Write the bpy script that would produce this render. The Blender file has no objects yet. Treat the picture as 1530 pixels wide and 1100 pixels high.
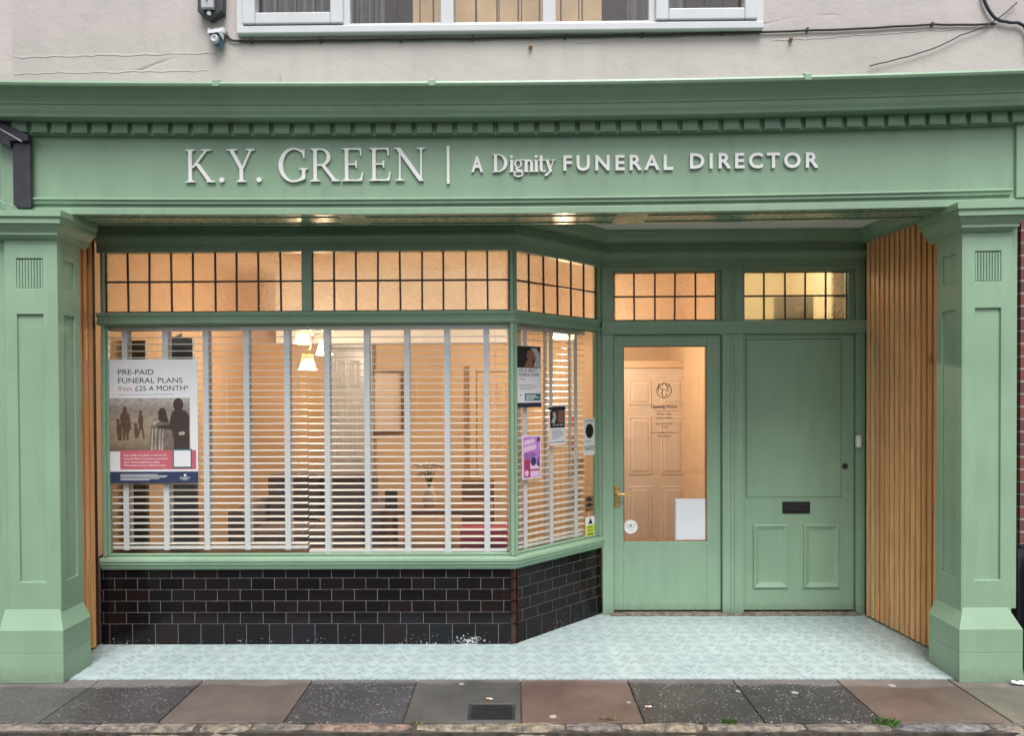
import bpy, bmesh, math, random
from mathutils import Vector, Matrix
random.seed(7)
R = math.radians
S = bpy.context.scene
COL = S.collection

# ------------------------------------------------------------------ camera
cam = bpy.data.cameras.new("camera"); camo = bpy.data.objects.new("camera", cam); COL.objects.link(camo)
EYE = 1.66
YAW, PITCH, ROLL = 0.6, -0.7, 0.28
FPX = 1075.0
cam.sensor_width = 36.0; cam.lens = FPX/1530*36.0
Mc = (Matrix.Rotation(R(YAW), 4, 'Z') @ Matrix.Rotation(R(90+PITCH), 4, 'X') @ Matrix.Rotation(R(-ROLL), 4, 'Z'))
camo.matrix_world = Matrix.Translation((0, 0, EYE)) @ Mc
# frame the facade with the lens shift of a straightened picture
d0 = Mc.to_3x3().inverted() @ Vector((0, 1, 0))
u0, v0 = d0.x/-d0.z*FPX, d0.y/-d0.z*FPX
cam.shift_x = (u0 - (765-765))/1530.0
cam.shift_y = (v0 - (550-590))/1530.0
cam.clip_end = 500; cam.clip_start = 0.05
S.camera = camo

# ------------------------------------------------------------------ world, sun, exposure
SUN_EL, SUN_AZ = 60.0, 170.0            # azimuth clockwise from +Y: behind the camera
w = bpy.data.worlds.new("World"); S.world = w; w.use_nodes = True
nt = w.node_tree; nt.nodes.clear()
sky = nt.nodes.new('ShaderNodeTexSky'); sky.sky_type = 'NISHITA'; sky.sun_disc = False
sky.sun_elevation = R(SUN_EL); sky.sun_rotation = R(SUN_AZ); sky.air_density = 1.0; sky.dust_density = 4.0
hs = nt.nodes.new('ShaderNodeHueSaturation'); hs.inputs['Saturation'].default_value = 0.30
bg = nt.nodes.new('ShaderNodeBackground'); bg.inputs['Strength'].default_value = 0.10
wo = nt.nodes.new('ShaderNodeOutputWorld')
nt.links.new(sky.outputs[0], hs.inputs['Color']); nt.links.new(hs.outputs[0], bg.inputs['Color']); nt.links.new(bg.outputs[0], wo.inputs[0])
sl = bpy.data.lights.new("sun", 'SUN'); sl.energy = 2.0; sl.angle = R(34); sl.color = (1.0, 0.97, 0.93)
so = bpy.data.objects.new("sun", sl); COL.objects.link(so)
sd = Vector((math.sin(R(SUN_AZ))*math.cos(R(SUN_EL)), math.cos(R(SUN_AZ))*math.cos(R(SUN_EL)), math.sin(R(SUN_EL))))
so.rotation_euler = sd.to_track_quat('Z', 'Y').to_euler()
S.view_settings.view_transform = 'Standard'; S.view_settings.look = 'None'
S.view_settings.exposure = 0.76; S.view_settings.gamma = 1.0
S.render.engine = 'CYCLES'
S.cycles.max_bounces = 8; S.cycles.transparent_max_bounces = 24
S.cycles.use_denoising = True
S.cycles.sample_clamp_indirect = 4.0
S.cycles.caustics_reflective = False; S.cycles.caustics_refractive = False

# ------------------------------------------------------------------ measuring helpers (photo pixel on a plane at depth d)
def X(px, d): return (px-765)*d/FPX
def Z(py, d): return EYE + (590-py)*d/FPX

# ------------------------------------------------------------------ materials
def srgb(r, g, b):
    f = lambda c: (c/255/12.92 if c/255 <= 0.04045 else ((c/255+0.055)/1.055)**2.4)
    return (f(r), f(g), f(b), 1)
class NT:
    def __init__(s, name):
        s.m = bpy.data.materials.new(name); s.m.use_nodes = True; s.t = s.m.node_tree
        s.p = s.t.nodes['Principled BSDF']; s.o = s.t.nodes['Material Output']
    def n(s, ty, **kw):
        nd = s.t.nodes.new(ty)
        for k, v in kw.items():
            if k[0] == '_': nd.inputs[k[1:].replace('_', ' ')].default_value = v
            else: setattr(nd, k, v)
        return nd
    def l(s, a, b): s.t.links.new(a, b)
    def co(s): return s.n('ShaderNodeTexCoord').outputs['Object']
    def noise(s, scale, detail=4, vec=None, rough=0.55, stretch=None):
        v = vec or s.co()
        if stretch:
            mp = s.n('ShaderNodeMapping'); mp.inputs['Scale'].default_value = stretch; s.l(v, mp.inputs[0]); v = mp.outputs[0]
        nd = s.n('ShaderNodeTexNoise', _Scale=scale, _Detail=detail, _Roughness=rough); s.l(v, nd.inputs['Vector']); return nd.outputs[0]
    def ramp(s, f, stops):
        nd = s.n('ShaderNodeValToRGB'); e = nd.color_ramp.elements
        while len(e) < len(stops): e.new(0.5)
        for i, (p, c) in enumerate(stops):
            e[i].position = p; e[i].color = c if len(c) == 4 else (*c, 1)
        s.l(f, nd.inputs[0]); return nd.outputs[0]
    def mix(s, f, a, b, mode='MIX'):
        nd = s.n('ShaderNodeMix', data_type='RGBA', blend_type=mode)
        for sock, v in ((nd.inputs[0], f), (nd.inputs[6], a), (nd.inputs[7], b)):
            if hasattr(v, 'is_output'): s.l(v, sock)
            else: sock.default_value = v
        return nd.outputs[2]
    def math(s, op, a, b=0.0, c=0.0):
        nd = s.n('ShaderNodeMath', operation=op)
        for sock, v in zip(nd.inputs, (a, b, c)):
            if hasattr(v, 'is_output'): s.l(v, sock)
            else: sock.default_value = v
        return nd.outputs[0]
    def attr(s, name='tone'): return s.n('ShaderNodeAttribute', attribute_name=name).outputs['Fac']
    def bump(s, h, strength=0.2, dist=0.01):
        nd = s.n('ShaderNodeBump', _Strength=strength, _Distance=dist); s.l(h, nd.inputs['Height']); s.l(nd.outputs[0], s.p.inputs['Normal']); return nd
    def base(s, c):
        i = s.p.inputs['Base Color']
        if hasattr(c, 'is_output'): s.l(c, i)
        else: i.default_value = c
    def rough(s, v):
        i = s.p.inputs['Roughness']
        if hasattr(v, 'is_output'): s.l(v, i)
        else: i.default_value = v
def mul(c, k): return (c[0]*k, c[1]*k, c[2]*k, 1)
def plain(name, c, rough=0.5, metal=0.0, var=0.12, scale=8, bump=0.0, bscale=60):
    m = NT(name); n = m.noise(scale)
    m.base(m.ramp(n, [(0.3, mul(c, 1-var)), (0.7, mul(c, 1+var))])); m.rough(rough); m.p.inputs['Metallic'].default_value = metal
    if bump: m.bump(m.noise(bscale, 3), bump, 0.004)
    return m.m
MAT = {}
def green_paint(name, c, rough=0.36):
    m = NT(name)
    n1 = m.noise(1.6, 5); n2 = m.noise(5, 4, stretch=(3, 3, 0.5)); n3 = m.noise(26, 4)
    col = m.ramp(n1, [(0.3, mul(c, 0.90)), (0.7, mul(c, 1.08))])
    col = m.mix(m.ramp(n2, [(0.45, (0, 0, 0)), (0.8, (0.5,)*3)]), col, mul(c, 0.78))
    chips = m.ramp(m.noise(38, 2), [(0.80, (0, 0, 0)), (0.83, (1, 1, 1))])
    sep = m.n('ShaderNodeSeparateXYZ'); m.l(m.n('ShaderNodeNewGeometry').outputs['Position'], sep.inputs[0])
    low = m.ramp(m.math('ADD', sep.outputs['Z'], m.math('MULTIPLY', n3, 0.12)), [(0.05, (1, 1, 1)), (0.16, (0, 0, 0))])
    col = m.mix(m.math('MULTIPLY', low, 0.5), col, (0.12, 0.13, 0.10, 1))
    col = m.mix(m.math('MULTIPLY', chips, m.math('MULTIPLY', low, 0.9)), col, (0.03, 0.028, 0.022, 1))
    m.base(col); m.rough(m.ramp(n3, [(0.3, (rough-.06,)*3), (0.7, (rough+.1,)*3)]))
    h = m.math('ADD', m.math('MULTIPLY', m.noise(9, 5, stretch=(1, 1, .25)), 0.6), m.math('MULTIPLY', m.noise(90, 3, stretch=(1, 1, .3)), 0.3))
    m.bump(h, 0.38, 0.006); return m.m
GREEN = (0.255, 0.39, 0.268, 1)
MAT['green'] = green_paint('green paint', GREEN)
MAT['green_gloss'] = green_paint('green gloss paint', GREEN, 0.22)
MAT['lettering'] = plain('white sign letter', (0.86, 0.86, 0.85, 1), 0.4, var=0.03)
MAT['white_pvc'] = plain('white frame plastic', (0.56, 0.58, 0.61, 1), 0.28, var=0.04)
MAT['blind'] = plain('white blind slat', (0.82, 0.80, 0.77, 1), 0.4, var=0.03)
MAT['tape'] = plain('white blind tape', (0.80, 0.82, 0.84, 1), 0.8, var=0.05, scale=40, bump=0.1, bscale=500)
MAT['ceiling_white'] = plain('white ceiling paint', (0.88, 0.88, 0.87, 1), 0.8, var=0.03)
MAT['cream_ceiling'] = plain('cream ceiling paint', (0.82, 0.69, 0.53, 1), 0.8, var=0.03)
MAT['black_metal'] = plain('black painted metal', (0.035, 0.035, 0.045, 1), 0.45, var=0.3, scale=18, bump=0.1)
MAT['black'] = plain('black matt', (0.012, 0.012, 0.014, 1), 0.5)
MAT['cable'] = plain('black cable', (0.018, 0.017, 0.017, 1), 0.6)
MAT['cable_blue'] = plain('blue black cable', (0.02, 0.024, 0.05, 1), 0.5)
MAT['brass'] = plain('brass', (0.75, 0.52, 0.20, 1), 0.25, 1.0, var=0.1, scale=60, bump=0.3, bscale=140)
MAT['lead'] = plain('lead came', (0.03, 0.024, 0.026, 1), 0.5, var=0.2)
MAT['paper'] = plain('white paper', (0.72, 0.73, 0.76, 1), 0.5, var=0.02)
MAT['ink'] = plain('dark ink', (0.02, 0.025, 0.045, 1), 0.5, var=0.05)
MAT['ink_grey'] = plain('grey ink', (0.16, 0.16, 0.19, 1), 0.5, var=0.05)
MAT['ink_rose'] = plain('rose ink', (0.52, 0.19, 0.19, 1), 0.5, var=0.05)
MAT['rose_panel'] = plain('rose panel print', (0.52, 0.12, 0.155, 1), 0.5, var=0.05)
MAT['navy'] = plain('navy print', (0.03, 0.045, 0.10, 1), 0.45, var=0.1)
MAT['teal'] = plain('teal print', (0.03, 0.15, 0.16, 1), 0.45, var=0.06)
MAT['white_ink'] = plain('white print', (0.75, 0.76, 0.78, 1), 0.5, var=0.02)
MAT['purple'] = plain('purple print', (0.50, 0.19, 0.55, 1), 0.45, var=0.25, scale=30)
MAT['pink_light'] = plain('pale pink print', (0.72, 0.50, 0.70, 1), 0.5, var=0.1)
MAT['crimson'] = plain('crimson print', (0.35, 0.04, 0.09, 1), 0.5, var=0.1)
MAT['skin_print'] = plain('brown print', (0.22, 0.10, 0.07, 1), 0.5, var=0.4, scale=60)
MAT['hair_print'] = plain('grey print', (0.40, 0.39, 0.38, 1), 0.5, var=0.4, scale=90)
MAT['print_brown'] = plain('brown photo print', (0.11, 0.065, 0.045, 1), 0.5, var=0.5, scale=50)
MAT['print_dark'] = plain('dark photo print', (0.055, 0.036, 0.032, 1), 0.5, var=0.2, scale=25)
MAT['print_grey'] = plain('taupe photo print', (0.16, 0.13, 0.115, 1), 0.5, var=0.4, scale=25)
MAT['print_pale'] = plain('pale photo print', (0.42, 0.35, 0.30, 1), 0.5, var=0.3, scale=25)
MAT['yellow'] = plain('yellow print', (0.55, 0.60, 0.05, 1), 0.5, var=0.05)
MAT['orange_print'] = plain('orange print', (0.42, 0.09, 0.03, 1), 0.5, var=0.2)
MAT['cream'] = plain('cream plastic', (0.78, 0.80, 0.78, 1), 0.3, var=0.03)
MAT['sofa'] = plain('grey sofa fabric', (0.20, 0.175, 0.185, 1), 0.9, var=0.2, scale=20, bump=0.3, bscale=200)
MAT['dark_wood'] = plain('dark wood', (0.075, 0.04, 0.028, 1), 0.4, var=0.3, scale=14)
MAT['mid_wood'] = plain('brown wood', (0.26, 0.13, 0.06, 1), 0.4, var=0.3, scale=14)
MAT['magenta'] = plain('magenta box card', (0.50, 0.04, 0.14, 1), 0.5, var=0.08)
MAT['carpet'] = plain('carpet', (0.20, 0.15, 0.13, 1), 0.95, var=0.2, scale=90)
MAT['curtain'] = plain('curtain cloth', (0.33, 0.29, 0.27, 1), 0.9, var=0.25, scale=6)
MAT['ochre'] = plain('ochre boards', (0.62, 0.40, 0.20, 1), 0.5, var=0.2, scale=4)
MAT['inner_wall'] = plain('peach plaster', (0.76, 0.55, 0.36, 1), 0.8, var=0.05, scale=3)
MAT['inner_door'] = plain('pale inner door', (0.80, 0.66, 0.56, 1), 0.45, var=0.04)
MAT['hall_wall'] = plain('cream hall plaster', (0.80, 0.74, 0.58, 1), 0.8, var=0.05, scale=3)
MAT['butt'] = plain('orange filter paper', (0.65, 0.42, 0.22, 1), 0.8, var=0.2, scale=200)
MAT['grass'] = plain('grass blade', (0.06, 0.13, 0.025, 1), 0.6, var=0.4, scale=30)
MAT['dry_grass'] = plain('dry grass blade', (0.17, 0.17, 0.07, 1), 0.7, var=0.4, scale=30)
MAT['grey_pipe'] = plain('grey pipe plastic', (0.40, 0.42, 0.46, 1), 0.4, var=0.05)
MAT['lens'] = plain('blue grey lens dome', (0.10, 0.17, 0.27, 1), 0.12, var=0.2)
MAT['flower'] = plain('cream petals', (0.75, 0.62, 0.48, 1), 0.7, var=0.15, scale=50)

def glowing(name, c, strength, base=(0.9, 0.8, 0.6, 1)):
    m = NT(name); m.base(base); m.p.inputs['Emission Color'].default_value = c
    n = m.noise(14, 3); m.l(m.math('MULTIPLY_ADD', n, strength*.4, strength*.8), m.p.inputs['Emission Strength']); return m.m
MAT['lamp_shade'] = glowing('lit lamp shade', (1.0, 0.62, 0.24, 1), 1.6)
def shade_mat():
    m = NT('lit lamp shade'); m.base((0.9, 0.72, 0.42, 1)); m.p.inputs['Emission Color'].default_value = (1.0, 0.62, 0.24, 1)
    m.p.inputs['Emission Strength'].default_value = 0.45
    tr = m.n('ShaderNodeBsdfTransparent'); ms = m.n('ShaderNodeMixShader', _Fac=0.5)
    m.l(m.p.outputs[0], ms.inputs[1]); m.l(tr.outputs[0], ms.inputs[2]); m.l(ms.outputs[0], m.o.inputs[0]); return m.m
MAT['lamp_shade'] = shade_mat()
MAT['bulb'] = glowing('lit bulb', (1.0, 0.72, 0.36, 1), 8)

def glass_mat(name, tint=(1, 1, 1, 1), bumpy=0.0, translucent=0.0, tcol=(0.9, 0.72, 0.5, 1), rough=0.0, boost=1.0):
    m = NT(name); t = m.t; t.nodes.remove(m.p)
    tr = m.n('ShaderNodeBsdfTransparent'); tr.inputs[0].default_value = tint
    gl = m.n('ShaderNodeBsdfGlossy'); gl.inputs['Roughness'].default_value = rough
    fr = m.n('ShaderNodeFresnel'); fr.inputs['IOR'].default_value = 1.5
    geo = m.n('ShaderNodeNewGeometry')
    m.l(m.math('SUBTRACT', 1.5, m.math('MULTIPLY', geo.outputs['Backfacing'], 1.5-1/1.5)), fr.inputs['IOR'])
    body = tr.outputs[0]
    if translucent:
        rf = m.n('ShaderNodeBsdfRefraction', _IOR=1.12, _Roughness=0.06); rf.inputs[0].default_value = tint; body = rf.outputs[0]
        mtr = m.n('ShaderNodeMixShader', _Fac=0.5); m.l(tr.outputs[0], mtr.inputs[1]); m.l(rf.outputs[0], mtr.inputs[2]); body = mtr.outputs[0]
    if translucent:
        tl = m.n('ShaderNodeBsdfTranslucent'); tl.inputs[0].default_value = tcol
        df = m.n('ShaderNodeBsdfDiffuse'); df.inputs[0].default_value = mul(tcol, 0.4)
        mt = m.n('ShaderNodeMixShader', _Fac=0.22); m.l(tl.outputs[0], mt.inputs[1]); m.l(df.outputs[0], mt.inputs[2])
        ms = m.n('ShaderNodeMixShader'); 
        fac = m.math('MULTIPLY_ADD', m.noise(3.0, 2), 0.5, translucent-0.25)
        m.l(fac, ms.inputs[0]); m.l(body, ms.inputs[1]); m.l(mt.outputs[0], ms.inputs[2]); body = ms.outputs[0]
    if bumpy:
        b = m.n('ShaderNodeBump', _Strength=bumpy, _Distance=0.01)
        vo = m.noise(38, 2, rough=0.4, stretch=(1, 1, 1.5)); m.l(vo, b.inputs['Height'])
        m.l(b.outputs[0], gl.inputs['Normal'])
        if translucent: m.l(b.outputs[0], tl.inputs['Normal']); m.l(b.outputs[0], rf.inputs['Normal'])
    ms2 = m.n('ShaderNodeMixShader'); m.l(m.math('MULTIPLY', fr.outputs[0], boost), ms2.inputs[0]); m.l(body, ms2.inputs[1]); m.l(gl.outputs[0], ms2.inputs[2])
    m.l(ms2.outputs[0], m.o.inputs[0]); return m.m
MAT['glass'] = glass_mat('window glass', (0.96, 0.97, 0.96, 1), boost=2.8)
MAT['leaded'] = glass_mat('textured amber glass', (1.0, 0.93, 0.83, 1), bumpy=0.9, translucent=0.36, tcol=(1.0, .87, .71, 1), rough=0.05)
MAT['leaded_clear'] = glass_mat('textured hall glass', (0.95, 0.88, 0.72, 1), bumpy=0.9, translucent=0.27, rough=0.06)

def render_mat():
    m = NT('old painted render')
    c = (0.47, 0.432, 0.42, 1)
    n = m.noise(0.9, 6); st = m.noise(2.2, 5, stretch=(3, 1, 0.35)); f = m.noise(45, 4)
    col = m.ramp(n, [(0.3, mul(c, 0.86)), (0.7, mul(c, 1.10))])
    col = m.mix(m.ramp(st, [(0.52, (0, 0, 0)), (0.8, (0.45,)*3)]), col, (0.33, 0.30, 0.29, 1))
    sep = m.n('ShaderNodeSeparateXYZ'); m.l(m.n('ShaderNodeNewGeometry').outputs['Position'], sep.inputs[0])
    low = m.ramp(m.math('ADD', sep.outputs['Z'], m.math('MULTIPLY', m.noise(7, 5), 0.12)), [(3.40, (1, 1, 1)), (3.50, (0, 0, 0))]) if False else None
    crack = m.n('ShaderNodeTexVoronoi', feature='DISTANCE_TO_EDGE', _Scale=0.9)
    mp = m.n('ShaderNodeMapping'); mp.inputs['Scale'].default_value = (0.4, 1, 1.6)
    dist = m.mix(0.22, m.co(), m.n('ShaderNodeTexNoise', _Scale=3.5, _Detail=6).outputs[1]); m.l(dist, mp.inputs[0]); m.l(mp.outputs[0], crack.inputs['Vector'])
    ck = m.ramp(crack.outputs[0], [(0.0, (1, 1, 1)), (0.006, (0, 0, 0))])
    ck = m.math('MULTIPLY', ck, m.ramp(m.noise(1.7, 2), [(0.5, (0, 0, 0)), (0.62, (1, 1, 1))]))
    col = m.mix(m.math('MULTIPLY', ck, 0.45), col, (0.22, 0.19, 0.18, 1))
    spots = m.ramp(m.noise(24, 2), [(0.76, (0, 0, 0)), (0.80, (1, 1, 1))]); col = m.mix(m.math('MULTIPLY', spots, 0.4), col, (0.27, 0.22, 0.19, 1))
    m.base(col); m.rough(0.75)
    h = m.math('ADD', m.math('MULTIPLY', m.noise(3.5, 6), 1.0), m.math('MULTIPLY', f, 0.12)); h = m.math('SUBTRACT', h, m.math('MULTIPLY', ck, .3))
    m.bump(h, 0.6, 0.02); return m.m
MAT['render'] = render_mat()

def timber_mat():
    m = NT('cedar battens'); t = m.attr()
    base = m.ramp(t, [(0.0, (0.72, 0.31, 0.115)), (0.5, (0.90, 0.455, 0.19)), (1.0, (0.93, 0.62, 0.32))])
    g = m.noise(14, 5, stretch=(6, 6, 0.25)); k = m.noise(3.0, 2)
    col = m.mix(m.ramp(g, [(0.40, (0, 0, 0)), (0.75, (0.55,)*3)]), base, (0.22, 0.09, 0.035, 1))
    knot = m.ramp(m.noise(7, 1, stretch=(1, 1, .6)), [(0.74, (0, 0, 0)), (0.79, (1, 1, 1))])
    col = m.mix(m.math('MULTIPLY', knot, .6), col, (0.10, 0.04, 0.02, 1))
    m.base(col); m.rough(0.38); m.bump(g, 0.15, 0.003); return m.m
MAT['timber'] = timber_mat()
MAT['timber_gap'] = plain('dark batten backing', (0.06, 0.024, 0.012, 1), 0.7, var=0.2)

def glazed_tile():
    m = NT('black glazed tile'); t = m.attr()
    base = m.ramp(t, [(0.0, (0.006, 0.005, 0.006)), (0.6, (0.009, 0.007, 0.008)), (0.88, (0.014, 0.008, 0.008)), (1.0, (0.008, 0.010, 0.014))])
    sep = m.n('ShaderNodeSeparateXYZ'); m.l(m.n('ShaderNodeNewGeometry').outputs['Position'], sep.inputs[0])
    lowz = m.ramp(sep.outputs['Z'], [(0.0, (1, 1, 1)), (0.17, (0, 0, 0))])
    pdx = m.math('DIVIDE', m.math('ADD', sep.outputs['X'], 0.29), 0.17); pdz = m.math('DIVIDE', m.math('SUBTRACT', sep.outputs['Z'], 0.02), 0.075)
    worn = m.math('SUBTRACT', 1.0, m.math('MINIMUM', 1.0, m.math('SQRT', m.math('ADD', m.math('MULTIPLY', pdx, pdx), m.math('MULTIPLY', pdz, pdz)))))
    gate = m.math('MULTIPLY', lowz, m.ramp(m.noise(4, 2), [(0.4, (0.35,)*3), (0.65, (1,)*3)]))
    ch = m.math('ADD', m.noise(55, 6, rough=.7), m.math('ADD', m.math('MULTIPLY', gate, 0.125), m.math('MULTIPLY', worn, 0.20)))
    chip = m.ramp(ch, [(0.71, (0, 0, 0)), (0.73, (1, 1, 1))])
    col = m.mix(chip, base, (0.42, 0.44, 0.46, 1))
    m.base(col); m.rough(m.ramp(m.noise(20, 3), [(0.3, (0.07,)*3), (0.8, (0.17,)*3)])); m.p.inputs['Specular IOR Level'].default_value = 0.25; m.bump(m.noise(14, 2), 0.06, 0.01); return m.m
MAT['glazed'] = glazed_tile()
MAT['glazed_brown'] = plain('brown glazed edge tile', (0.04, 0.014, 0.010, 1), 0.12, var=0.3, scale=20)
MAT['grout'] = plain('grey grout', (0.22, 0.195, 0.195, 1), 0.9, var=0.3, scale=30)

def mosaic():
    m = NT('mint patterned floor'); sep = m.n('ShaderNodeSeparateXYZ'); m.l(m.co(), sep.inputs[0])
    p, q = 0.215, 0.092
    u = m.math('DIVIDE', sep.outputs['X'], p); v = m.math('DIVIDE', sep.outputs['Y'], q)
    tri = m.math('ABSOLUTE', m.math('SUBTRACT', m.math('FRACT', u), 0.5))     # 0..0.5
    ph = m.math('ADD', v, m.math('MULTIPLY', tri, 2.0))
    fr = m.math('FRACT', ph)
    def line(c, wd): return m.math('LESS_THAN', m.math('ABSOLUTE', m.math('SUBTRACT', fr, c)), wd)
    lines = m.math('MAXIMUM', line(0.14, 0.045), line(0.40, 0.045)); lines = m.math('MAXIMUM', lines, m.math('MULTIPLY', line(0.27, 0.03), 0.6))
    # each zigzag is broken where the ovals sit
    cut = m.math('FRACT', m.math('ADD', m.math('MULTIPLY', u, 2.0), m.math('MULTIPLY', m.math('FLOOR', ph), 0.5)))
    lines = m.math('MULTIPLY', lines, m.math('MULTIPLY_ADD', m.math('GREATER_THAN', m.math('ABSOLUTE', m.math('SUBTRACT', cut, 0.5)), 0.17), 0.8, 0.2))
    # small ovals in the lozenges between the zigzags
    uu = m.math('SUBTRACT', m.math('FRACT', m.math('MULTIPLY', u, 2.0)), 0.5)
    fz = m.math('SUBTRACT', fr, 0.72)
    ov = m.math('ADD', m.math('MULTIPLY', m.math('MULTIPLY', uu, uu), 40), m.math('MULTIPLY', m.math('MULTIPLY', fz, fz), 120))
    oval = m.math('MULTIPLY', m.math('LESS_THAN', ov, 1.0), 0.9); ring = m.math('MULTIPLY', m.math('LESS_THAN', m.math('ABSOLUTE', m.math('SUBTRACT', ov, 2.8)), 0.6), 0.6)
    pat = m.math('MAXIMUM', m.math('MAXIMUM', lines, oval), ring)
    pat = m.math('MULTIPLY', pat, m.ramp(m.noise(6, 4), [(0.3, (0.6,)*3), (0.7, (1,)*3)]))
    base = m.ramp(m.noise(2.2, 5), [(0.3, (0.37, 0.465, 0.475)), (0.7, (0.46, 0.555, 0.57))])
    col = m.mix(pat, base, (0.19, 0.265, 0.27, 1))
    # joints of the larger slabs
    jx = m.math('LESS_THAN', m.math('ABSOLUTE', m.math('SUBTRACT', m.math('FRACT', m.math('DIVIDE', m.math('SUBTRACT', sep.outputs['X'], 0.14), 0.62)), 0.5)), 0.0035)
    jy = m.math('LESS_THAN', m.math('ABSOLUTE', m.math('SUBTRACT', m.math('FRACT', m.math('DIVIDE', m.math('SUBTRACT', sep.outputs['Y'], 4.05), 0.62)), 0.5)), 0.003)
    jt = m.math('MULTIPLY', m.math('MAXIMUM', jx, jy), m.math('GREATER_THAN', sep.outputs['X'], 0.95))
    col = m.mix(m.math('MULTIPLY', jt, .45), col, (0.16, 0.15, 0.14, 1))
    dirt = m.ramp(m.noise(5, 7, rough=.75), [(0.52, (0, 0, 0)), (0.78, (0.55,)*3)]); col = m.mix(dirt, col, (0.36, 0.37, 0.33, 1))
    edge = m.ramp(m.math('ADD', sep.outputs['Y'], m.math('MULTIPLY', m.noise(16, 4), 0.03)), [(4.185 / 6, (1, 1, 1)), (4.21 / 6, (0, 0, 0))])
    m.base(col); m.rough(m.ramp(m.noise(7, 4), [(0.3, (0.30,)*3), (0.7, (0.5,)*3)])); m.bump(pat, 0.12, 0.002); return m.m
MAT['mosaic'] = mosaic()

def slab_mat():
    m = NT('paving slab'); c = m.n('ShaderNodeAttribute', attribute_name='slabcol').outputs['Color']; sp = m.attr('tone')
    sep = m.n('ShaderNodeSeparateXYZ'); m.l(m.co(), sep.inputs[0])
    col = m.mix(m.ramp(m.noise(3.5, 5), [(0.3, (0, 0, 0)), (0.75, (0.5,)*3)]), c, m.mix(1.0, c, (0.55, 0.55, 0.55, 1), 'MULTIPLY'))
    fine = m.noise(110, 4, rough=.7); col = m.mix(m.ramp(fine, [(0.45, (0, 0, 0)), (0.75, (0.35,)*3)]), col, m.mix(1.0, c, (2.0, 1.9, 1.8, 1), 'MULTIPLY'))
    def specks(sc, thr):
        vo = m.n('ShaderNodeTexVoronoi', _Scale=sc); m.l(m.co(), vo.inputs['Vector'])
        return m.math('LESS_THAN', vo.outputs[0], thr)
    spk = m.math('MULTIPLY', m.math('MULTIPLY', m.math('MAXIMUM', specks(36, .20), specks(60, .22)), sp), m.math('GREATER_THAN', m.noise(10, 3), 0.46))
    col = m.mix(m.math('MULTIPLY', spk, m.ramp(m.noise(31, 2), [(0.35, (0.25,)*3), (0.65, (1,)*3)])), col, (0.60, 0.58, 0.56, 1))
    # dry strip under the shop front
    edge = m.math('ADD', sep.outputs['Y'], m.math('MULTIPLY_ADD', m.noise(3.0, 5), 0.16, m.math('MULTIPLY', m.math('ABSOLUTE', sep.outputs['X']), 0.035)))
    dry = m.ramp(m.math('SUBTRACT', edge, 3.55), [(0.66, (0, 0, 0)), (0.70, (1, 1, 1))])
    col = m.mix(m.math('MULTIPLY', dry, 0.55), col, (0.36, 0.34, 0.33, 1))
    gum = m.n('ShaderNodeTexVoronoi', _Scale=4.2); m.l(m.co(), gum.inputs['Vector'])
    g = m.math('LESS_THAN', m.math('ADD', gum.outputs[0], m.math('MULTIPLY', m.noise(50, 2), 0.05)), 0.105); col = m.mix(m.math('MULTIPLY', g, .75), col, (0.80, 0.77, 0.72, 1))
    stn = m.ramp(m.noise(1.3, 6, rough=.65), [(0.32, (0.58,)*3), (0.7, (1.3,)*3)]); col = m.mix(1.0, col, stn, 'MULTIPLY')
    col = m.mix(1.0, col, (0.58, 0.57, 0.58, 1), 'MULTIPLY'); m.base(col); m.rough(m.mix(dry, (0.38, 0.38, 0.38, 1), (0.75, 0.75, 0.75, 1)))
    m.bump(m.math('ADD', fine, m.math('MULTIPLY', m.noise(9, 4), 1.2)), 0.35, 0.006); return m.m
MAT['slab'] = slab_mat()
MAT['joint'] = plain('dirt joint', (0.06, 0.052, 0.042, 1), 0.95, var=0.5, scale=25, bump=0.5)
def kerb_mat():
    m = NT('worn kerb stone'); t = m.attr()
    base = m.ramp(t, [(0.0, (0.19, 0.17, 0.15)), (0.35, (0.30, 0.25, 0.19)), (0.6, (0.34, 0.28, 0.20)), (0.8, (0.31, 0.21, 0.15)), (1.0, (0.22, 0.23, 0.24))])
    col = m.mix(m.ramp(m.noise(19, 7, rough=.75), [(0.40, (0, 0, 0)), (0.60, (0.9,)*3)]), base, (0.06, 0.058, 0.062, 1))
    m.base(col); m.rough(0.8); m.bump(m.noise(22, 6, rough=.65), 0.8, 0.02); return m.m
MAT['kerb'] = kerb_mat()
MAT['asphalt'] = plain('asphalt', (0.07, 0.07, 0.072, 1), 0.85, var=0.3, scale=60, bump=0.5, bscale=150)
def brick_mat(name, c1, c2, mortar):
    m = NT(name); b = m.n('ShaderNodeTexBrick'); b.inputs['Scale'].default_value = 1.0
    mp = m.n('ShaderNodeMapping'); mp.inputs['Rotation'].default_value = (R(90), 0, 0); m.l(m.co(), mp.inputs[0]); m.l(mp.outputs[0], b.inputs['Vector'])
    b.inputs['Brick Width'].default_value = 0.225; b.inputs['Row Height'].default_value = 0.075; b.inputs['Mortar Size'].default_value = 0.006
    b.inputs['Color1'].default_value = c1; b.inputs['Color2'].default_value = c2; b.inputs['Mortar'].default_value = mortar
    m.base(m.mix(m.ramp(m.noise(20, 5), [(0.4, (0, 0, 0)), (0.8, (0.6,)*3)]), b.outputs[0], (0.08, 0.05, 0.05, 1))); m.rough(0.85)
    m.bump(m.math('SUBTRACT', m.math('MULTIPLY', m.noise(60, 3), .3), b.outputs['Fac']), 0.6, 0.01); return m.m
MAT['brick'] = brick_mat('red brick', (0.20, 0.06, 0.045, 1), (0.12, 0.045, 0.05, 1), (0.30, 0.27, 0.27, 1))
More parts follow.
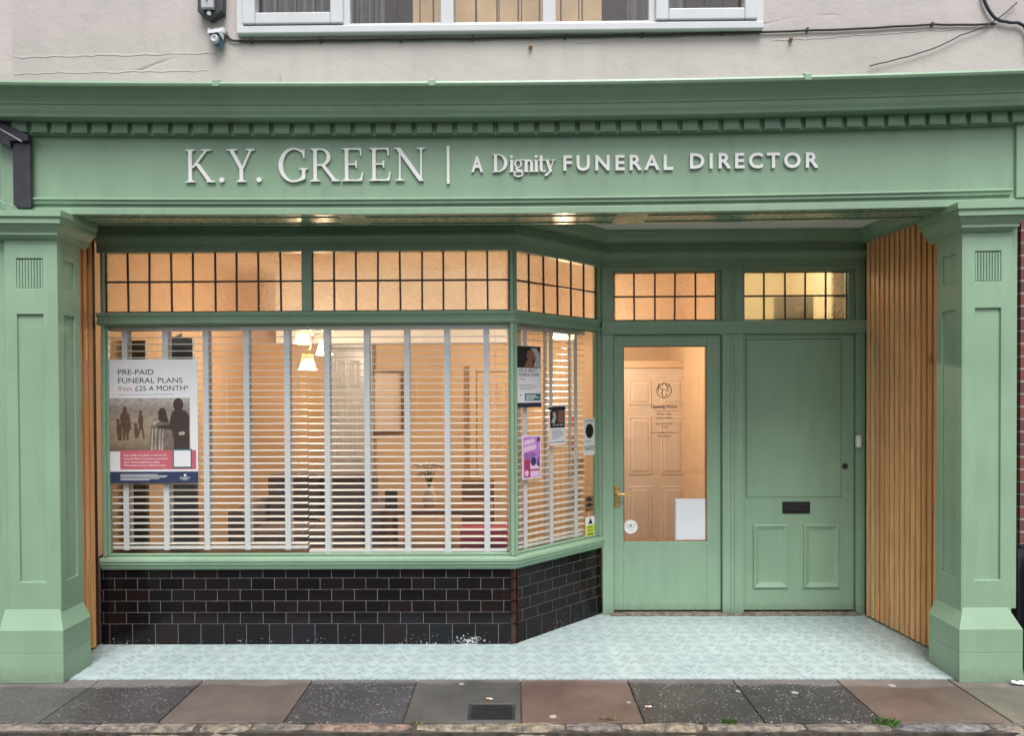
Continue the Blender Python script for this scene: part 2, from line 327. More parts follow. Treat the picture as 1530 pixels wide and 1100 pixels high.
MAT['brick_far'] = brick_mat('brown brick', (0.17, 0.10, 0.075, 1), (0.13, 0.075, 0.06, 1), (0.28, 0.25, 0.22, 1))
MAT['far_white'] = plain('pale painted render', (0.66, 0.64, 0.60, 1), 0.8, var=0.06, scale=2)
MAT['far_dark'] = plain('dark shop glass', (0.03, 0.032, 0.035, 1), 0.12, var=0.3, scale=2)
def photo_field():
    m = NT('printed meadow photograph'); sep = m.n('ShaderNodeSeparateXYZ'); m.l(m.co(), sep.inputs[0])
    n = m.noise(16, 5, rough=.7, stretch=(1, 1, 2.5)); h = m.math('MULTIPLY_ADD', n, 0.12, sep.outputs['Z'])
    m.base(m.mix(m.ramp(m.noise(30, 4, stretch=(1, 1, 1.6)), [(0.45, (0, 0, 0)), (0.75, (0.7,)*3)]),
        m.ramp(h, [(0.24, (0.10, 0.07, 0.055)), (0.34, (0.30, 0.23, 0.16)), (0.48, (0.36, 0.29, 0.21)), (0.55, (0.27, 0.24, 0.21)), (0.61, (0.44, 0.41, 0.39))]), (0.15, 0.11, 0.09, 1)))
    m.rough(0.4); return m.m
MAT['field'] = photo_field()

# ------------------------------------------------------------------ mesh helpers
def lift(x, z):
    """the old timber front sags: its beam and cornice rise a few centimetres towards both ends"""
    return (0.0036 if x < 0 else 0.0050)*x*x*max(0, (z-1.66))/1.72
class MB:
    """Collects shapes in one bmesh and links them as one object."""
    def __init__(s, M=None):
        s.b = bmesh.new(); s.M = M or Matrix(); s.tone = s.b.faces.layers.float.new('tone_f')
    def add(s, verts, faces, tone=0.5, M=None):
        M = s.M if M is None else M
        vs = [s.b.verts.new(M @ Vector(v)) for v in verts]
        for f in faces:
            try: fc = s.b.faces.new([vs[i] for i in f]); fc[s.tone] = tone
            except ValueError: pass
        return s
    def box(s, x0, x1, y0, y1, z0, z1, tone=0.5):
        if x1 < x0: x0, x1 = x1, x0
        if y1 < y0: y0, y1 = y1, y0
        if z1 < z0: z0, z1 = z1, z0
        return s.add([(x0,y0,z0),(x1,y0,z0),(x1,y1,z0),(x0,y1,z0),(x0,y0,z1),(x1,y0,z1),(x1,y1,z1),(x0,y1,z1)],
            [(0,3,2,1),(4,5,6,7),(0,1,5,4),(1,2,6,5),(2,3,7,6),(3,0,4,7)], tone)
    def plate(s, xs, zs, solid, y0, y1, M2=None):
        """a flat board on a grid of cells; cells not listed as solid are openings"""
        idx = {}; v = []; f = []
        def P(i, j, k):
            if (i, j, k) not in idx:
                idx[(i, j, k)] = len(v); p = Vector((xs[i], y0 if k == 0 else y1, zs[j])); v.append(M2 @ p if M2 else p)
            return idx[(i, j, k)]
        for i in range(len(xs)-1):
            for j in range(len(zs)-1):
                if not solid(i, j): continue
                f.append((P(i, j, 0), P(i+1, j, 0), P(i+1, j+1, 0), P(i, j+1, 0)))
                for di, dj, e in ((-1, 0, ((i, j+1), (i, j))), (1, 0, ((i+1, j), (i+1, j+1))), (0, -1, ((i, j), (i+1, j))), (0, 1, ((i+1, j+1), (i, j+1)))):
                    a, c = i+di, j+dj
                    if not (0 <= a < len(xs)-1 and 0 <= c < len(zs)-1 and solid(a, c)): f.append((P(*e[0], 0), P(*e[0], 1), P(*e[1], 1), P(*e[1], 0)))
        return s.add(v, f)
    def lbox(s, x0, x1, y0, y1, z0, z1, n=10, tone=0.5):
        v = []
        for i in range(n+1):
            x = x0+(x1-x0)*i/n; v += [(x, y0, z0), (x, y1, z0), (x, y1, z1), (x, y0, z1)]
        f = [(i*4+j, i*4+4+j, i*4+4+(j+1) % 4, i*4+(j+1) % 4) for i in range(n) for j in range(4)]+[(0, 1, 2, 3), (n*4+3, n*4+2, n*4+1, n*4)]
        return s.add(v, f, tone)
    def bend(s):
        for v in s.b.verts: v.co.z += lift(v.co.x, v.co.z)
        return s
    def poly(s, pts, y0, y1, tone=0.5):
        """polygon in the x-z plane (counter-clockwise seen by the viewer), front at y0, back at y1"""
        a = sum(pts[i][0]*pts[(i+1) % len(pts)][1]-pts[(i+1) % len(pts)][0]*pts[i][1] for i in range(len(pts)))
        if a < 0: pts = pts[::-1]
        n = len(pts); v = [(p[0], y0, p[1]) for p in pts]+[(p[0], y1, p[1]) for p in pts]
        return s.add(v, [tuple(range(n)), tuple(range(2*n-1, n-1, -1))]+[(i, i+n, (i+1) % n+n, (i+1) % n) for i in range(n)], tone)
    def disc(s, cx, cz, rx, rz, y0, y1, n=28, tone=0.5):
        return s.poly([(cx+rx*math.cos(2*math.pi*i/n), cz+rz*math.sin(2*math.pi*i/n)) for i in range(n)], y0, y1, tone)
    def ring(s, cx, cz, ro, ri, y0, y1, a0=0, a1=360, n=40, tone=0.5):
        """ring segment; ro=(rx,rz), ri=(rx,rz)"""
        full = abs(a1-a0) >= 359.9
        k = n if full else n+1
        P = lambda r, i, y: (cx+r[0]*math.cos(R(a0+(a1-a0)*i/n)), y, cz+r[1]*math.sin(R(a0+(a1-a0)*i/n)))
        v = []
        for i in range(k): v += [P(ro, i, y0), P(ri, i, y0), P(ri, i, y1), P(ro, i, y1)]
        f = []
        for i in range(n):
            a = 4*i; b = 4*((i+1) % k)
            f += [(a, b, b+1, a+1), (a+1, b+1, b+2, a+2), (a+2, b+2, b+3, a+3), (a+3, b+3, b, a)]
        if not full: f += [(0, 1, 2, 3), (4*n+3, 4*n+2, 4*n+1, 4*n)]
        return s.add(v, f, tone)
    def quad(s, a, b, c, d, tone=0.5): return s.add([a, b, c, d], [(0, 1, 2, 3)], tone)
    def sweep(s, prof, path, cap=True, tone=0.5):
        """prof: [(out, z)], path: [(x, y)], outward is the right-hand side of travel"""
        n = len(path); nor = []
        for i in range(n):
            ns = []
            if i > 0: d = (Vector(path[i])-Vector(path[i-1])).normalized(); ns.append(Vector((d.y, -d.x)))
            if i < n-1: d = (Vector(path[i+1])-Vector(path[i])).normalized(); ns.append(Vector((d.y, -d.x)))
            if len(ns) == 2: b = (ns[0]+ns[1]).normalized(); nor.append(b/max(.3, b.dot(ns[0])))
            else: nor.append(ns[0])
        k = len(prof); v = []
        for i in range(n):
            for o, z in prof: v.append((path[i][0]+nor[i].x*o, path[i][1]+nor[i].y*o, z))
        f = []
        for i in range(n-1):
            for j in range(k-1): a = i*k+j; f.append((a, a+1, a+k+1, a+k))
        if cap: f.append(tuple(range(k-1, -1, -1))); f.append(tuple(range((n-1)*k, n*k)))
        return s.add(v, f, tone)
    def tube(s, pts, r, n=8, tone=0.5):
        pts = [Vector(p) for p in pts]; rr = r if isinstance(r, (list, tuple)) else [r]*len(pts); v = []; f = []
        up = Vector((0.123, 0.31, 0.94))
        for i, p in enumerate(pts):
            d = (pts[min(i+1, len(pts)-1)]-pts[max(i-1, 0)]).normalized(); a = d.cross(up)
            if a.length < .1: a = d.cross(Vector((1, 0, 0)))
            a.normalize(); c = d.cross(a)
            for k in range(n): t = 2*math.pi*k/n; v.append(p+(a*math.cos(t)+c*math.sin(t))*rr[i])
        for i in range(len(pts)-1):
            for k in range(n): f.append((i*n+k, i*n+(k+1) % n, (i+1)*n+(k+1) % n, (i+1)*n+k))
        f += [tuple(range(n-1, -1, -1)), tuple(range((len(pts)-1)*n, len(pts)*n))]
        return s.add(v, f, tone)
    def lathe(s, prof, c, axis='Z', n=24, tone=0.5):
        v = []; f = []; k = len(prof)
        for i in range(n):
            t = 2*math.pi*i/n
            for r, h in prof:
                a, b = r*math.cos(t), r*math.sin(t)
                v.append((c[0]+a, c[1]+b, c[2]+h) if axis == 'Z' else (c[0]+a, c[1]-h, c[2]+b))
        for i in range(n):
            for j in range(k-1): a = i*k+j; b = ((i+1) % n)*k+j; f.append((a, b, b+1, a+1))
        if prof[0][0] > 1e-6: f.append(tuple(i*k for i in range(n))[::-1])
        if prof[-1][0] > 1e-6: f.append(tuple(i*k+k-1 for i in range(n)))
        return s.add(v, f, tone)
    def text(s, body, h, x, z, y0, depth=0.0006, align='LEFT', bold=0.0, space=1.0, width=None, M=None, xs=1.0):
        """capital height h; baseline at z"""
        cu = bpy.data.curves.new('t', 'FONT'); cu.body = body; cu.size = 1.0; cu.align_x = align; cu.space_character = space
        cu.offset = bold; cu.extrude = 0.5; cu.resolution_u = 3
        o = bpy.data.objects.new('t', cu); me = bpy.data.meshes.new_from_object(o)
        xs_ = [v.co.x for v in me.vertices]; k = h/CAP
        sx = k*xs
        if width and xs_: sx = width/(max(xs_)-min(xs_))
        off = -min(xs_)*sx if (align == 'LEFT' and xs_) else 0
        vs = [(x+off+v.co.x*sx, y0+depth*(0.5-v.co.z), z+v.co.y*k) for v in me.vertices]
        s.add(vs, [tuple(p.vertices) for p in me.polygons], 0.5)
        bpy.data.objects.remove(o); bpy.data.curves.remove(cu); bpy.data.meshes.remove(me); return s
    def build(s, name, mat, parent=None, bevel=0.0, smooth=False, origin=None, recalc=True, segs=2):
        if recalc: bmesh.ops.recalc_face_normals(s.b, faces=s.b.faces)
        org = Vector(origin) if origin is not None else (root_loc(parent) if parent else Vector())
        bmesh.ops.translate(s.b, verts=s.b.verts, vec=-org)
        tones = [f[s.tone] for f in s.b.faces]
        me = bpy.data.meshes.new(name); s.b.to_mesh(me); s.b.free()
        at = me.attributes.new('tone', 'FLOAT', 'FACE'); at.data.foreach_set('value', tones)
        if 'tone_f' in me.attributes: me.attributes.remove(me.attributes['tone_f'])
        me.materials.append(MAT[mat] if isinstance(mat, str) else mat)
        if smooth:
            for p in me.polygons: p.use_smooth = True
        o = bpy.data.objects.new(name, me); COL.objects.link(o)
        if parent: o.parent = parent
        else: o.location = org
        if bevel:
            md = o.modifiers.new('bevel', 'BEVEL'); md.width = bevel; md.segments = segs; md.limit_method = 'ANGLE'; md.angle_limit = R(35)
        return o
def root_loc(o):
    v = Vector(o.location)
    while o.parent: o = o.parent; v += Vector(o.location)
    return v
def thing(name, label, cat, loc=(0, 0, 0), group=None):
    o = bpy.data.objects.new(name, None); COL.objects.link(o); o.location = loc; o.empty_display_size = 0.1
    return tag(o, label, cat, group)
def tag(o, label, cat, group=None):
    o['label'] = label; o['category'] = cat
    if group: o['group'] = group
    return o
def structure(o): o['kind'] = 'structure'; return o
# capital height of the built-in font
_c = bpy.data.curves.new('t', 'FONT'); _c.body = 'H'; _o = bpy.data.objects.new('t', _c); _m = bpy.data.meshes.new_from_object(_o)
CAP = max(v.co.y for v in _m.vertices); bpy.data.objects.remove(_o); bpy.data.curves.remove(_c); bpy.data.meshes.remove(_m)

# ------------------------------------------------------------------ main planes
YP, YF, YW, YB, YD = 4.17, 4.20, 4.30, 4.74, 5.40      # pilaster face, fascia, upper wall, bay window, doors
XL, XC = -2.715, 0.013                                 # bay left end and corner
SE = (0.668, 5.40)                                     # end of the splayed side
XR = 2.613
ALPHA = math.atan2(SE[1]-YB, SE[0]-XC); SLEN = math.hypot(SE[0]-XC, SE[1]-YB)
M_FRONT = Matrix.Translation((XC, YB, 0))              # local x runs along the glass, local y goes into the shop
M_SPLAY = Matrix.Translation((XC, YB, 0)) @ Matrix.Rotation(ALPHA, 4, 'Z')
M_DOOR = Matrix.Translation((0, YD, 0))
Z_SOF, Z_CEIL = 2.712, 2.87

# ------------------------------------------------------------------ ground
b = MB()
b.box(-60, 60, -40, 3.53, -0.30, -0.115)
structure(b.build('road', 'asphalt'))
b = MB()
joints = [-4.9+0.0, -4.27, -3.65, -3.03, -2.42, -1.81, -1.17, -0.56, 0.04, 0.66, 1.27, 1.87, 2.51, 3.12, 3.74, 4.36, 5.0]
cols = {3: ((0.15, 0.145, 0.14), .5), 4: ((0.115, 0.11, 0.115), .7), 5: ((0.26, 0.205, 0.185), .25), 6: ((0.105, 0.105, 0.115), 1.0), 7: ((0.16, 0.16, 0.15), .15), 8: ((0.26, 0.175, 0.145), .08),
        9: ((0.10, 0.092, 0.09), .9), 10: ((0.092, 0.088, 0.088), .9), 11: ((0.235, 0.175, 0.145), .15), 12: ((0.27, 0.25, 0.20), .4)}
slab_cols = []
for i in range(len(joints)-1):
    c, sp = cols.get(i, ((0.14, 0.13, 0.13), .5))
    x0, x1 = joints[i]+.004, joints[i+1]-.004
    tilt = random.uniform(-.002, .002)
    y0, y1 = 3.625, YP+.004 if -2.62 < (x0+x1)/2 < 2.5 else YP+.2
    if i == 7:   # slab cut round the drain cover
        n0 = len(b.b.faces); M2 = Matrix(((1, 0, 0, 0), (0, 0, 1, 0), (0, 1, 0, 0), (0, 0, 0, 1)))
        b.plate([x0, -.236, .008, x1], [y0, 3.655, 3.845, y1], lambda a, c_: not (a == 1 and c_ == 1), tilt-.001, -.10, M2)
        fs_ = list(b.b.faces)[n0:]
        for f_ in fs_: f_[b.tone] = sp
        slab_cols += [c]*len(fs_)
    else:
        b.box(x0, x1, y0, y1, -.10, tilt, tone=sp); slab_cols += [c]*6
pv = structure(b.build('pavement', 'slab', bevel=0.004))
ca = pv.data.attributes.new('slabcol', 'FLOAT_COLOR', 'FACE')
ca.data.foreach_set('color', [v for c in slab_cols for v in (*c, 1)])
b = MB(); b.box(-12, 12, 3.53, 4.6, -.2, -.012); structure(b.build('pavement_bed', 'joint'))
b = MB(); x = -5.2; k = 0
while x < 5.2:
    wd = random.choice((.28, .42, .55, .65, .50, .75)); t = random.random()
    n = 7; vs = []; y0, y1 = 3.532+random.uniform(-.012, .008), 3.618
    for i in range(n+1):
        xx = x+.006+(wd-.012)*i/n; dz = random.uniform(-.010, .004)-(.012 if i in (0, n) else 0)
        yy = y0+random.uniform(-.006, .006)+(.012 if i in (0, n) else 0)
        vs += [(xx, yy, -.16), (xx, yy-.002, -.035+dz), (xx, yy+.018, dz-.004), (xx, (y0+y1)/2, dz+.003), (xx, y1, dz*.5-.003), (xx, y1, -.16)]
    fs = []
    for i in range(n):
        for j in range(5): a = i*6+j; fs.append((a, a+6, a+7, a+1))
    fs += [tuple(range(6)), tuple(range(n*6+5, n*6-1, -1))]
    b.add(vs, fs, t); x += wd
structure(b.build('kerb', 'kerb', smooth=False))
b = MB()
fl = [(-2.76, YP), (2.74, YP), (2.70, 4.75), (2.66, YD+.08), (.60, YD+.08), (.05, YB+.08), (-2.76, YB+.08)]
b.add([(x, y, .004) for x, y in fl]+[(x, y, -.1) for x, y in fl], [tuple(range(7)), tuple(range(13, 6, -1))]+[(i, i+7, (i+1) % 7+7, (i+1) % 7) for i in range(7)])
structure(b.build('entrance_floor', 'mosaic'))

# ------------------------------------------------------------------ the shop building
BLD = thing('shop_building', 'rendered building with a sage green shopfront, recessed entrance and black tiled base', 'building', (0, YW, 0))
# upper wall with its window opening
UX0, UX1, UZ0, UZ1 = X(357, 4.27), X(1140, 4.27), 3.80, 5.05
b = MB()
b.box(-2.98, UX0, YW, YW+.3, 3.20, 6.2); b.box(UX1, 3.075, YW, YW+.3, 3.20, 6.2)
b.box(UX0, UX1, YW, YW+.3, 3.20, UZ0); b.box(UX0, UX1, YW, YW+.3, UZ1, 6.2)
upper = b.build('upper_wall', 'render', BLD)
b = MB()
b.box(-2.98, 0.06, YW+.006, YW+.02, 3.585, 3.70)
# cornice: rounded lead lip, cove, sloping underside, dentil board
cz = 3.385
b = MB()
prof = [(-.12, cz+.012), (.235, cz), (.247, cz-.006), (.252, cz-.018), (.247, cz-.030), (.238, cz-.036), (.228, cz-.037), (.205, cz-.052), (.180, cz-.072), (.168, cz-.088), (.165, cz-.098), (.158, cz-.100), (.152, cz-.125), (.140, cz-.145), (.136, cz-.156), (.130, cz-.160), (.030, cz-.157), (.030, cz-.222), (-.12, cz-.222)]
pth = [(-3.02+6.04*i/12, YF) for i in range(13)]
b.sweep(prof, pth)
# small lift of the old cornice towards the right-hand end

b.bend()
crn = b.build('cornice', 'green', BLD, smooth=False)
for xx in (X(648, 3.95), X(1205, 3.95), X(325, 3.95)):
    zl = lift(xx, 3.38)
    b = MB(); b.box(xx-.018, xx+.018, 3.944, 3.96, cz-.034+zl, cz+.003+zl); b.box(xx-.018, xx+.018, 3.9605, 4.1, cz-.01+zl, cz+.012+zl)
    b.build('lead_joint', 'green', crn, bevel=.003)
b = MB()
n = 50; x0 = -2.90; pitch = 5.86/n
for i in range(n):
    xx = x0+pitch*i
    zl = lift(xx, 3.2)
    if xx < -2.55 and False: continue
    b.box(xx+.014, xx+pitch-.014, YF-.056, YF+.01, 3.176+zl, 3.2325+zl)
    b.box(xx+.011, xx+pitch-.011, YF-.060, YF+.01, 3.166+zl, 3.1757+zl)
b.build('dentil_course', 'green', BLD, bevel=.003)
b = MB()
b.lbox(-2.99, 2.99, YF, YF+.1, 2.745, 3.21).bend()
fas = b.build('fascia_board', 'green', BLD)
b = MB()
b.lbox(-2.99, 2.99, YF-.012, YF+.10, Z_SOF, 2.752).bend()
b.build('fascia_lower_rail', 'green', BLD, bevel=.003)
b = MB()
b.sweep([(0, 2.806), (.022, 2.806), (.026, 2.800), (.026, 2.795), (.016, 2.787), (.016, 2.776), (.012, 2.770), (0, 2.770)], [(-2.80+5.68*i/10, YF) for i in range(11)]).bend()
b.build('fascia_moulding', 'green', BLD)
b = MB(); b.box(2.905, 2.985, YF-.02, YF+.1, 2.753, 3.19).bend(); b.build('fascia_end_block', 'green', BLD, bevel=.004)
# soffit of the beam, panelled
b = MB()
b.lbox(-2.72, 2.72, YF-.005, 4.462, Z_SOF-.0, Z_SOF+.02)
for (x0, x1) in ((-2.62, -1.02), (-.86, .62), (.80, 2.50)):
    b.lbox(x0, x1, YF+.045, YF+.052, Z_SOF-.006, Z_SOF+.002, 4); b.lbox(x0, x1, 4.405, 4.412, Z_SOF-.006, Z_SOF+.002, 4)
    b.box(x0, x0+.007, YF+.052, 4.405, Z_SOF-.006, Z_SOF+.002); b.box(x1-.007, x1, YF+.052, 4.405, Z_SOF-.006, Z_SOF+.002)
b.lbox(-2.72, 2.72, 4.44, 4.462, Z_SOF+.0205, Z_CEIL+.02)
b.bend()
b.build('beam_soffit', 'green_gloss', BLD)
b = MB(); b.box(-2.76, 2.76, 4.44, 5.6, Z_CEIL, Z_CEIL+.05)
b.build('porch_ceiling', 'ceiling_white', BLD)
# cornice inside the porch, over window and doors
bay_path = [(XL-.02, YB), (XC, YB), SE, (XR+.05, YD)]
b = MB()
b.sweep([(-.05, Z_CEIL-.001), (.10, Z_CEIL-.001), (.10, Z_CEIL-.02), (.085, Z_CEIL-.028), (.072, Z_CEIL-.060), (.055, Z_CEIL-.075), (.055, Z_CEIL-.088), (.02, Z_CEIL-.092), (.02, 2.725), (.045, 2.718), (.045, 2.70), (.032, 2.690), (.020, 2.668), (.014, 2.664), (.014, 2.61), (-.05, 2.61)], bay_path)
b.build('porch_cornice', 'green', BLD)
b = MB()
b.sweep([(0, Z_CEIL-.001), (.075, Z_CEIL-.001), (.075, Z_CEIL-.02), (.05, Z_CEIL-.05), (.03, Z_CEIL-.075), (.03, Z_CEIL-.10), (0, Z_CEIL-.10)], [(XR+.01, YD-.02), (2.69, 4.47)])
b.build('side_cornice', 'green', BLD)

# ---------------- pilasters
def pilaster(sg):
    """sg=-1 left, +1 right"""
    xi, xo = (-2.655, -2.955) if sg < 0 else (2.60, 2.878)
    back = 4.39 if sg < 0 else 4.42
    lo, hi = min(xi, xo), max(xi, xo)
    b = MB()
    zs = (0.40, 0.575, 2.135, 2.285, 2.455, 2.57)      # rails and openings
    sx0, sx1 = lo+.065, hi-.065
    if sg < 0: sx0, sx1 = lo+.07, hi-.075
    fx0, fx1 = sx0-.008, sx1-.008*0
    b.box(lo, hi, YP+.014, back, 0.30, 2.70)
    # face frame, 14 mm proud of the sunk panels
    zz = [.30, .575, 2.135, 2.285, 2.455, 2.70]
    op = lambda i, j: not (i == 1 and j in (1, 3))
    b.plate([lo, sx0, sx1, hi], zz, op, YP, YP+.0138)
    # inner return with its own sunk panels
    M2 = Matrix(((0, 1, 0, 0), (1, 0, 0, 0), (0, 0, 1, 0), (0, 0, 0, 1)))
    b.plate([YP+.0001, YP+.06, back-.055, back], zz, op, xi-sg*.0105, xi, M2)
    # outer strip
    b.box(hi if sg > 0 else lo, (hi+.048) if sg > 0 else lo-.055, YP+.03, back, 0.40, 2.745)
    p = b.bend().build('pilaster', 'green', BLD, bevel=.0035)
    b = MB()
    nfl = 9; wd = (sx1-sx0)/nfl
    for i in range(nfl):
        pts = [(sx0+wd*(i+.12), 2.2855), (sx0+wd*(i+.88), 2.2855), (sx0+wd*(i+.88), 2.445), (sx0+wd*(i+.5), 2.451), (sx0+wd*(i+.12), 2.445)]
        b.poly(pts, YP+.002, YP+.0139)
    b.bend().build('fluted_block', 'green', p, bevel=.004)
    b = MB(); off = .045
    plo, phi = lo-.0, hi+.0
    path = [(lo-.02, YP), (hi, YP), (hi, back)] if sg < 0 else [(lo, back), (lo, YP), (hi-.022, YP), (hi-.022, back)]
    prof = [(0, .415), (.002, .415), (.052, .305), (.052, .1715), (.0485, .170), (.052, .1685), (.052, .0), (0, .0)]
    b.sweep(prof, path); b.build('plinth', 'green', p, bevel=.004)
    b = MB()
    path = [(lo-.06, YP), (hi, YP), (hi, back+.06)] if sg < 0 else [(lo, back+.06), (lo, YP), (hi-.03, YP), (hi-.03, back)]
    prof = [(0, 2.711), (.092, 2.711), (.092, 2.676), (.080, 2.668), (.080, 2.640), (.066, 2.632), (.048, 2.606), (.040, 2.596), (.040, 2.582), (.026, 2.572), (.012, 2.562), (0, 2.558)]
    b.sweep(prof, path).bend(); b.build('capital', 'green', p)
    return p
pilaster(-1); pilaster(1)

# ---------------- cedar batten linings
def battens(a, c, z1, name, seed):
    rnd = random.Random(seed)
    a = Vector(a); c = Vector(c); L = (c-a).length; ang = math.atan2((c-a).y, (c-a).x)
    M = Matrix.Translation((a.x, a.y, 0)) @ Matrix.Rotation(ang, 4, 'Z')
    b = MB(M); b.box(-.01, L, .001, .03, .012, z1)
    back = b.build('batten_panel', 'timber_gap', BLD)
    b = MB(M); p = .056; n = int(L/p)
    for i in range(n): b.box(i*p+.008, i*p+.051, -.022, .0005, .014+rnd.uniform(0, .004), z1, tone=min(1, max(0, rnd.gauss(.5, .26))))
    b.build('batten', 'timber', back, bevel=.002)
# travel direction keeps the open porch on the right-hand (local -y) side
battens((-2.735, 4.40), (-2.735, 4.78), 2.69, 'left', 3) if False else None
def battens_side(x_front, y_front, x_back, y_back, z1, sg, seed):
    rnd = random.Random(seed); a = Vector((x_front, y_front)); c = Vector((x_back, y_back)); d = (c-a).normalized(); L = (c-a).length
    M = Matrix.Translation((a.x, a.y, 0)) @ Matrix.Rotation(math.atan2(d.y, d.x), 4, 'Z')
    s = 1 if sg > 0 else -1           # local +y points to the left of travel; porch side for the right-hand wall
    b = MB(M); b.box(-.01, L, -s*.001, -s*.03, .012, z1); back = b.build('batten_panel', 'timber_gap', BLD)
    b = MB(M); p = .0555; n = int(L/p)
    for i in range(n):
        b.box(i*p+.007, i*p+.0445, -s*.0005, s*.022, .014+rnd.uniform(0, .004), z1, tone=min(1, max(0, rnd.gauss(.5, .17))))
    b.build('battens', 'timber', back, bevel=.002)
battens_side(2.725, 4.40, 2.625, 5.385, 2.78, 1, 5)
battens_side(-2.775, 4.36, -2.757, 4.745, 2.725, -1, 6)

# ---------------- black tiled stallriser
def tiles(M, L, name, flip, corner):
    b = MB(M); b.box(0, L, .0016, .06, 0, .523)
    base = b.build('tiled_stallriser', 'grout', BLD)
    b = MB(M); rnd = random.Random(L)
    def tile(x0, x1, z0, z1):
        x0, x1 = max(x0, 0), min(x1, L)
        if x1-x0 > .012:
            t = rnd.random()
            b.box(x0+.0015, x1-.0015, 0, .0078, z0+.0015, z1-.0015, tone=t)
    tw, th = .1525, .0762
    off = corner
    for r in range(6):
        z0 = .142+r*th; z1 = min(z0+th, .5235)
        o = (tw/2 if r % 2 else 0)+off
        k = -2
        while o+k*tw < L: tile(o+k*tw, o+(k+1)*tw, z0, z1); k += 1
    k = -2
    while off+.04+k*tw < L: tile(off+.04+k*tw, off+.04+(k+1)*tw, .0, .142); k += 1
    b.build('glazed_tiles', 'glazed', base, bevel=.001)
    return base
LF = XC-XL
MF0 = Matrix.Translation((XL-.035, YB+.012, 0))
tiles(MF0, LF+.011, 'front', 0, .02)
MS0 = Matrix.Translation((XC+.012*math.sin(ALPHA), YB+.012*math.cos(ALPHA)*0+.0, 0)) @ Matrix.Rotation(ALPHA, 4, 'Z')
MSP = M_SPLAY @ Matrix.Translation((.024, .012, 0))
ts = tiles(MSP, SLEN-.012, 'splay', 0, .06)
b = MB(); 
for z0, z1 in [(0, .142)]+[(.142+i*.0762, min(.142+(i+1)*.0762, .5235)) for i in range(6)]:
    b.sweep([(0, z0+.0015), (-.010, z0+.0015), (-.010, z1-.0015), (0, z1-.0015)][::-1], [(XC-.027, YB+.002), (XC+.000, YB+.002), (XC+.026*math.cos(ALPHA), YB+.002+.026*math.sin(ALPHA))])
b.build('corner_tiles', 'glazed_brown', ts)

# ---------------- shop windows (front and splayed side share the same sections)
def leaded(M, x0, x1, z0, z1, nc, nr, mat, parent, seed, y=.0):
    """lights of textured quarries in lead cames"""
    rnd = random.Random(seed)
    b = MB(M); cw, ch = (x1-x0)/nc, (z1-z0)/nr
    for i in range(nc):
        for j in range(nr):
            a, c, e, f = x0+i*cw, x0+(i+1)*cw, z0+j*ch, z0+(j+1)*ch
            t = [rnd.uniform(-.0012, .0012) for _ in range(3)]
            t.append(t[0]+t[2]-t[1])
            b.quad((a, y+t[0], e), (c, y+t[1], e), (c, y+t[2], f), (a, y+t[3], f))
    g = b.build('leaded_glass', mat, parent, recalc=False)
    b = MB(M)
    for i in range(1, nc):
        xx = x0+i*cw; w1 = rnd.uniform(-.003, .003); w2 = rnd.uniform(-.003, .003)
        b.poly([(xx-.0055+w1, z0), (xx+.0055+w1, z0), (xx+.0055+w2, z1), (xx-.0055+w2, z1)], y-.006, y+.006)
    for j in range(1, nr): b.box(x0, x1, y-.0075, y+.0075, z0+j*ch-.0055, z0+j*ch+.0055)
    b.box(x0, x0+.006, y-.005, y+.005, z0, z1); b.box(x1-.006, x1, y-.005, y+.005, z0, z1)
    b.box(x0, x1, y-.0052, y+.0052, z0, z0+.006); b.box(x0, x1, y-.0052, y+.0052, z1-.006, z1)
    b.build('lead_cames', 'lead', g)
    return g
def pane(M, x0, x1, z0, z1, parent, y=.0, name='glass_pane'):
    b = MB(M); b.quad((x0, y, z0), (x1, y, z0), (x1, y, z1), (x0, y, z1)); return b.build(name, 'glass', parent, recalc=False)
ZS0, ZS1, ZT0, ZT1, ZH = .525, .598, 2.125, 2.222, 2.618     # sill, transom rail, head
# frame of the front
XFL, XFR = XL, XC
def shop_window(M, x0, x1, mullion, cols_, seed, left_w, right_w):
    b = MB(M)
    b.box(x0, x0+left_w, -.012, .055, ZS1, ZH+.02); b.box(x1-right_w, x1, -.012, .055, ZS1, ZH+.02)
    b.box(x0+left_w, x1-right_w, -.006, .05, ZT0+.012, ZT1-.006)
    for (mx, mw) in mullion: b.box(mx-mw/2, mx+mw/2, -.010, .05, ZT1-.0055, ZH+.02)
    # glazing beads
    g0, g1 = x0+left_w, x1-right_w
    for (zz0, zz1) in ((ZS1, ZS1+.012), (ZT0, ZT0+.0115)): b.box(g0, g1, .012, .045, zz0, zz1)
    b.box(g0, g0+.012, .012, .045, ZS1+.0125, ZT0-.0005); b.box(g1-.012, g1, .012, .045, ZS1+.0125, ZT0-.0005)
    wn = b.build('shop_window', 'green', BLD, bevel=.003)
    edges = [g0]+[v for (mx, mw) in mullion for v in (mx-mw/2, mx+mw/2)]+[g1]
    for i in range(0, len(edges), 2):
        leaded(M, edges[i]+.002, edges[i+1]-.002, ZT1-.004, ZH+.004, cols_, 2, 'leaded', wn, seed+i, .02)
    pane(M, g0, g1, ZS1, ZT0+.01, wn, .028)
    return wn
w_front = shop_window(M_FRONT, XL-XC, 0, [(X(459, YB)-XC, .062)], 9, 11, .022, .024)
w_splay = shop_window(M_SPLAY, 0, SLEN, [], 6, 21, .022, .034)
b = MB(); b.sweep([(-.03, ZT1-.010), (.030, ZT1-.010), (.034, ZT1-.018), (.030, ZT1-.030), (.020, ZT1-.040), (.016, ZT1-.062), (.028, ZT1-.068), (.028, ZT1-.078), (.014, ZT1-.090), (-.03, ZT1-.090)], bay_path[:3])
b.build('transom_moulding', 'green', BLD)
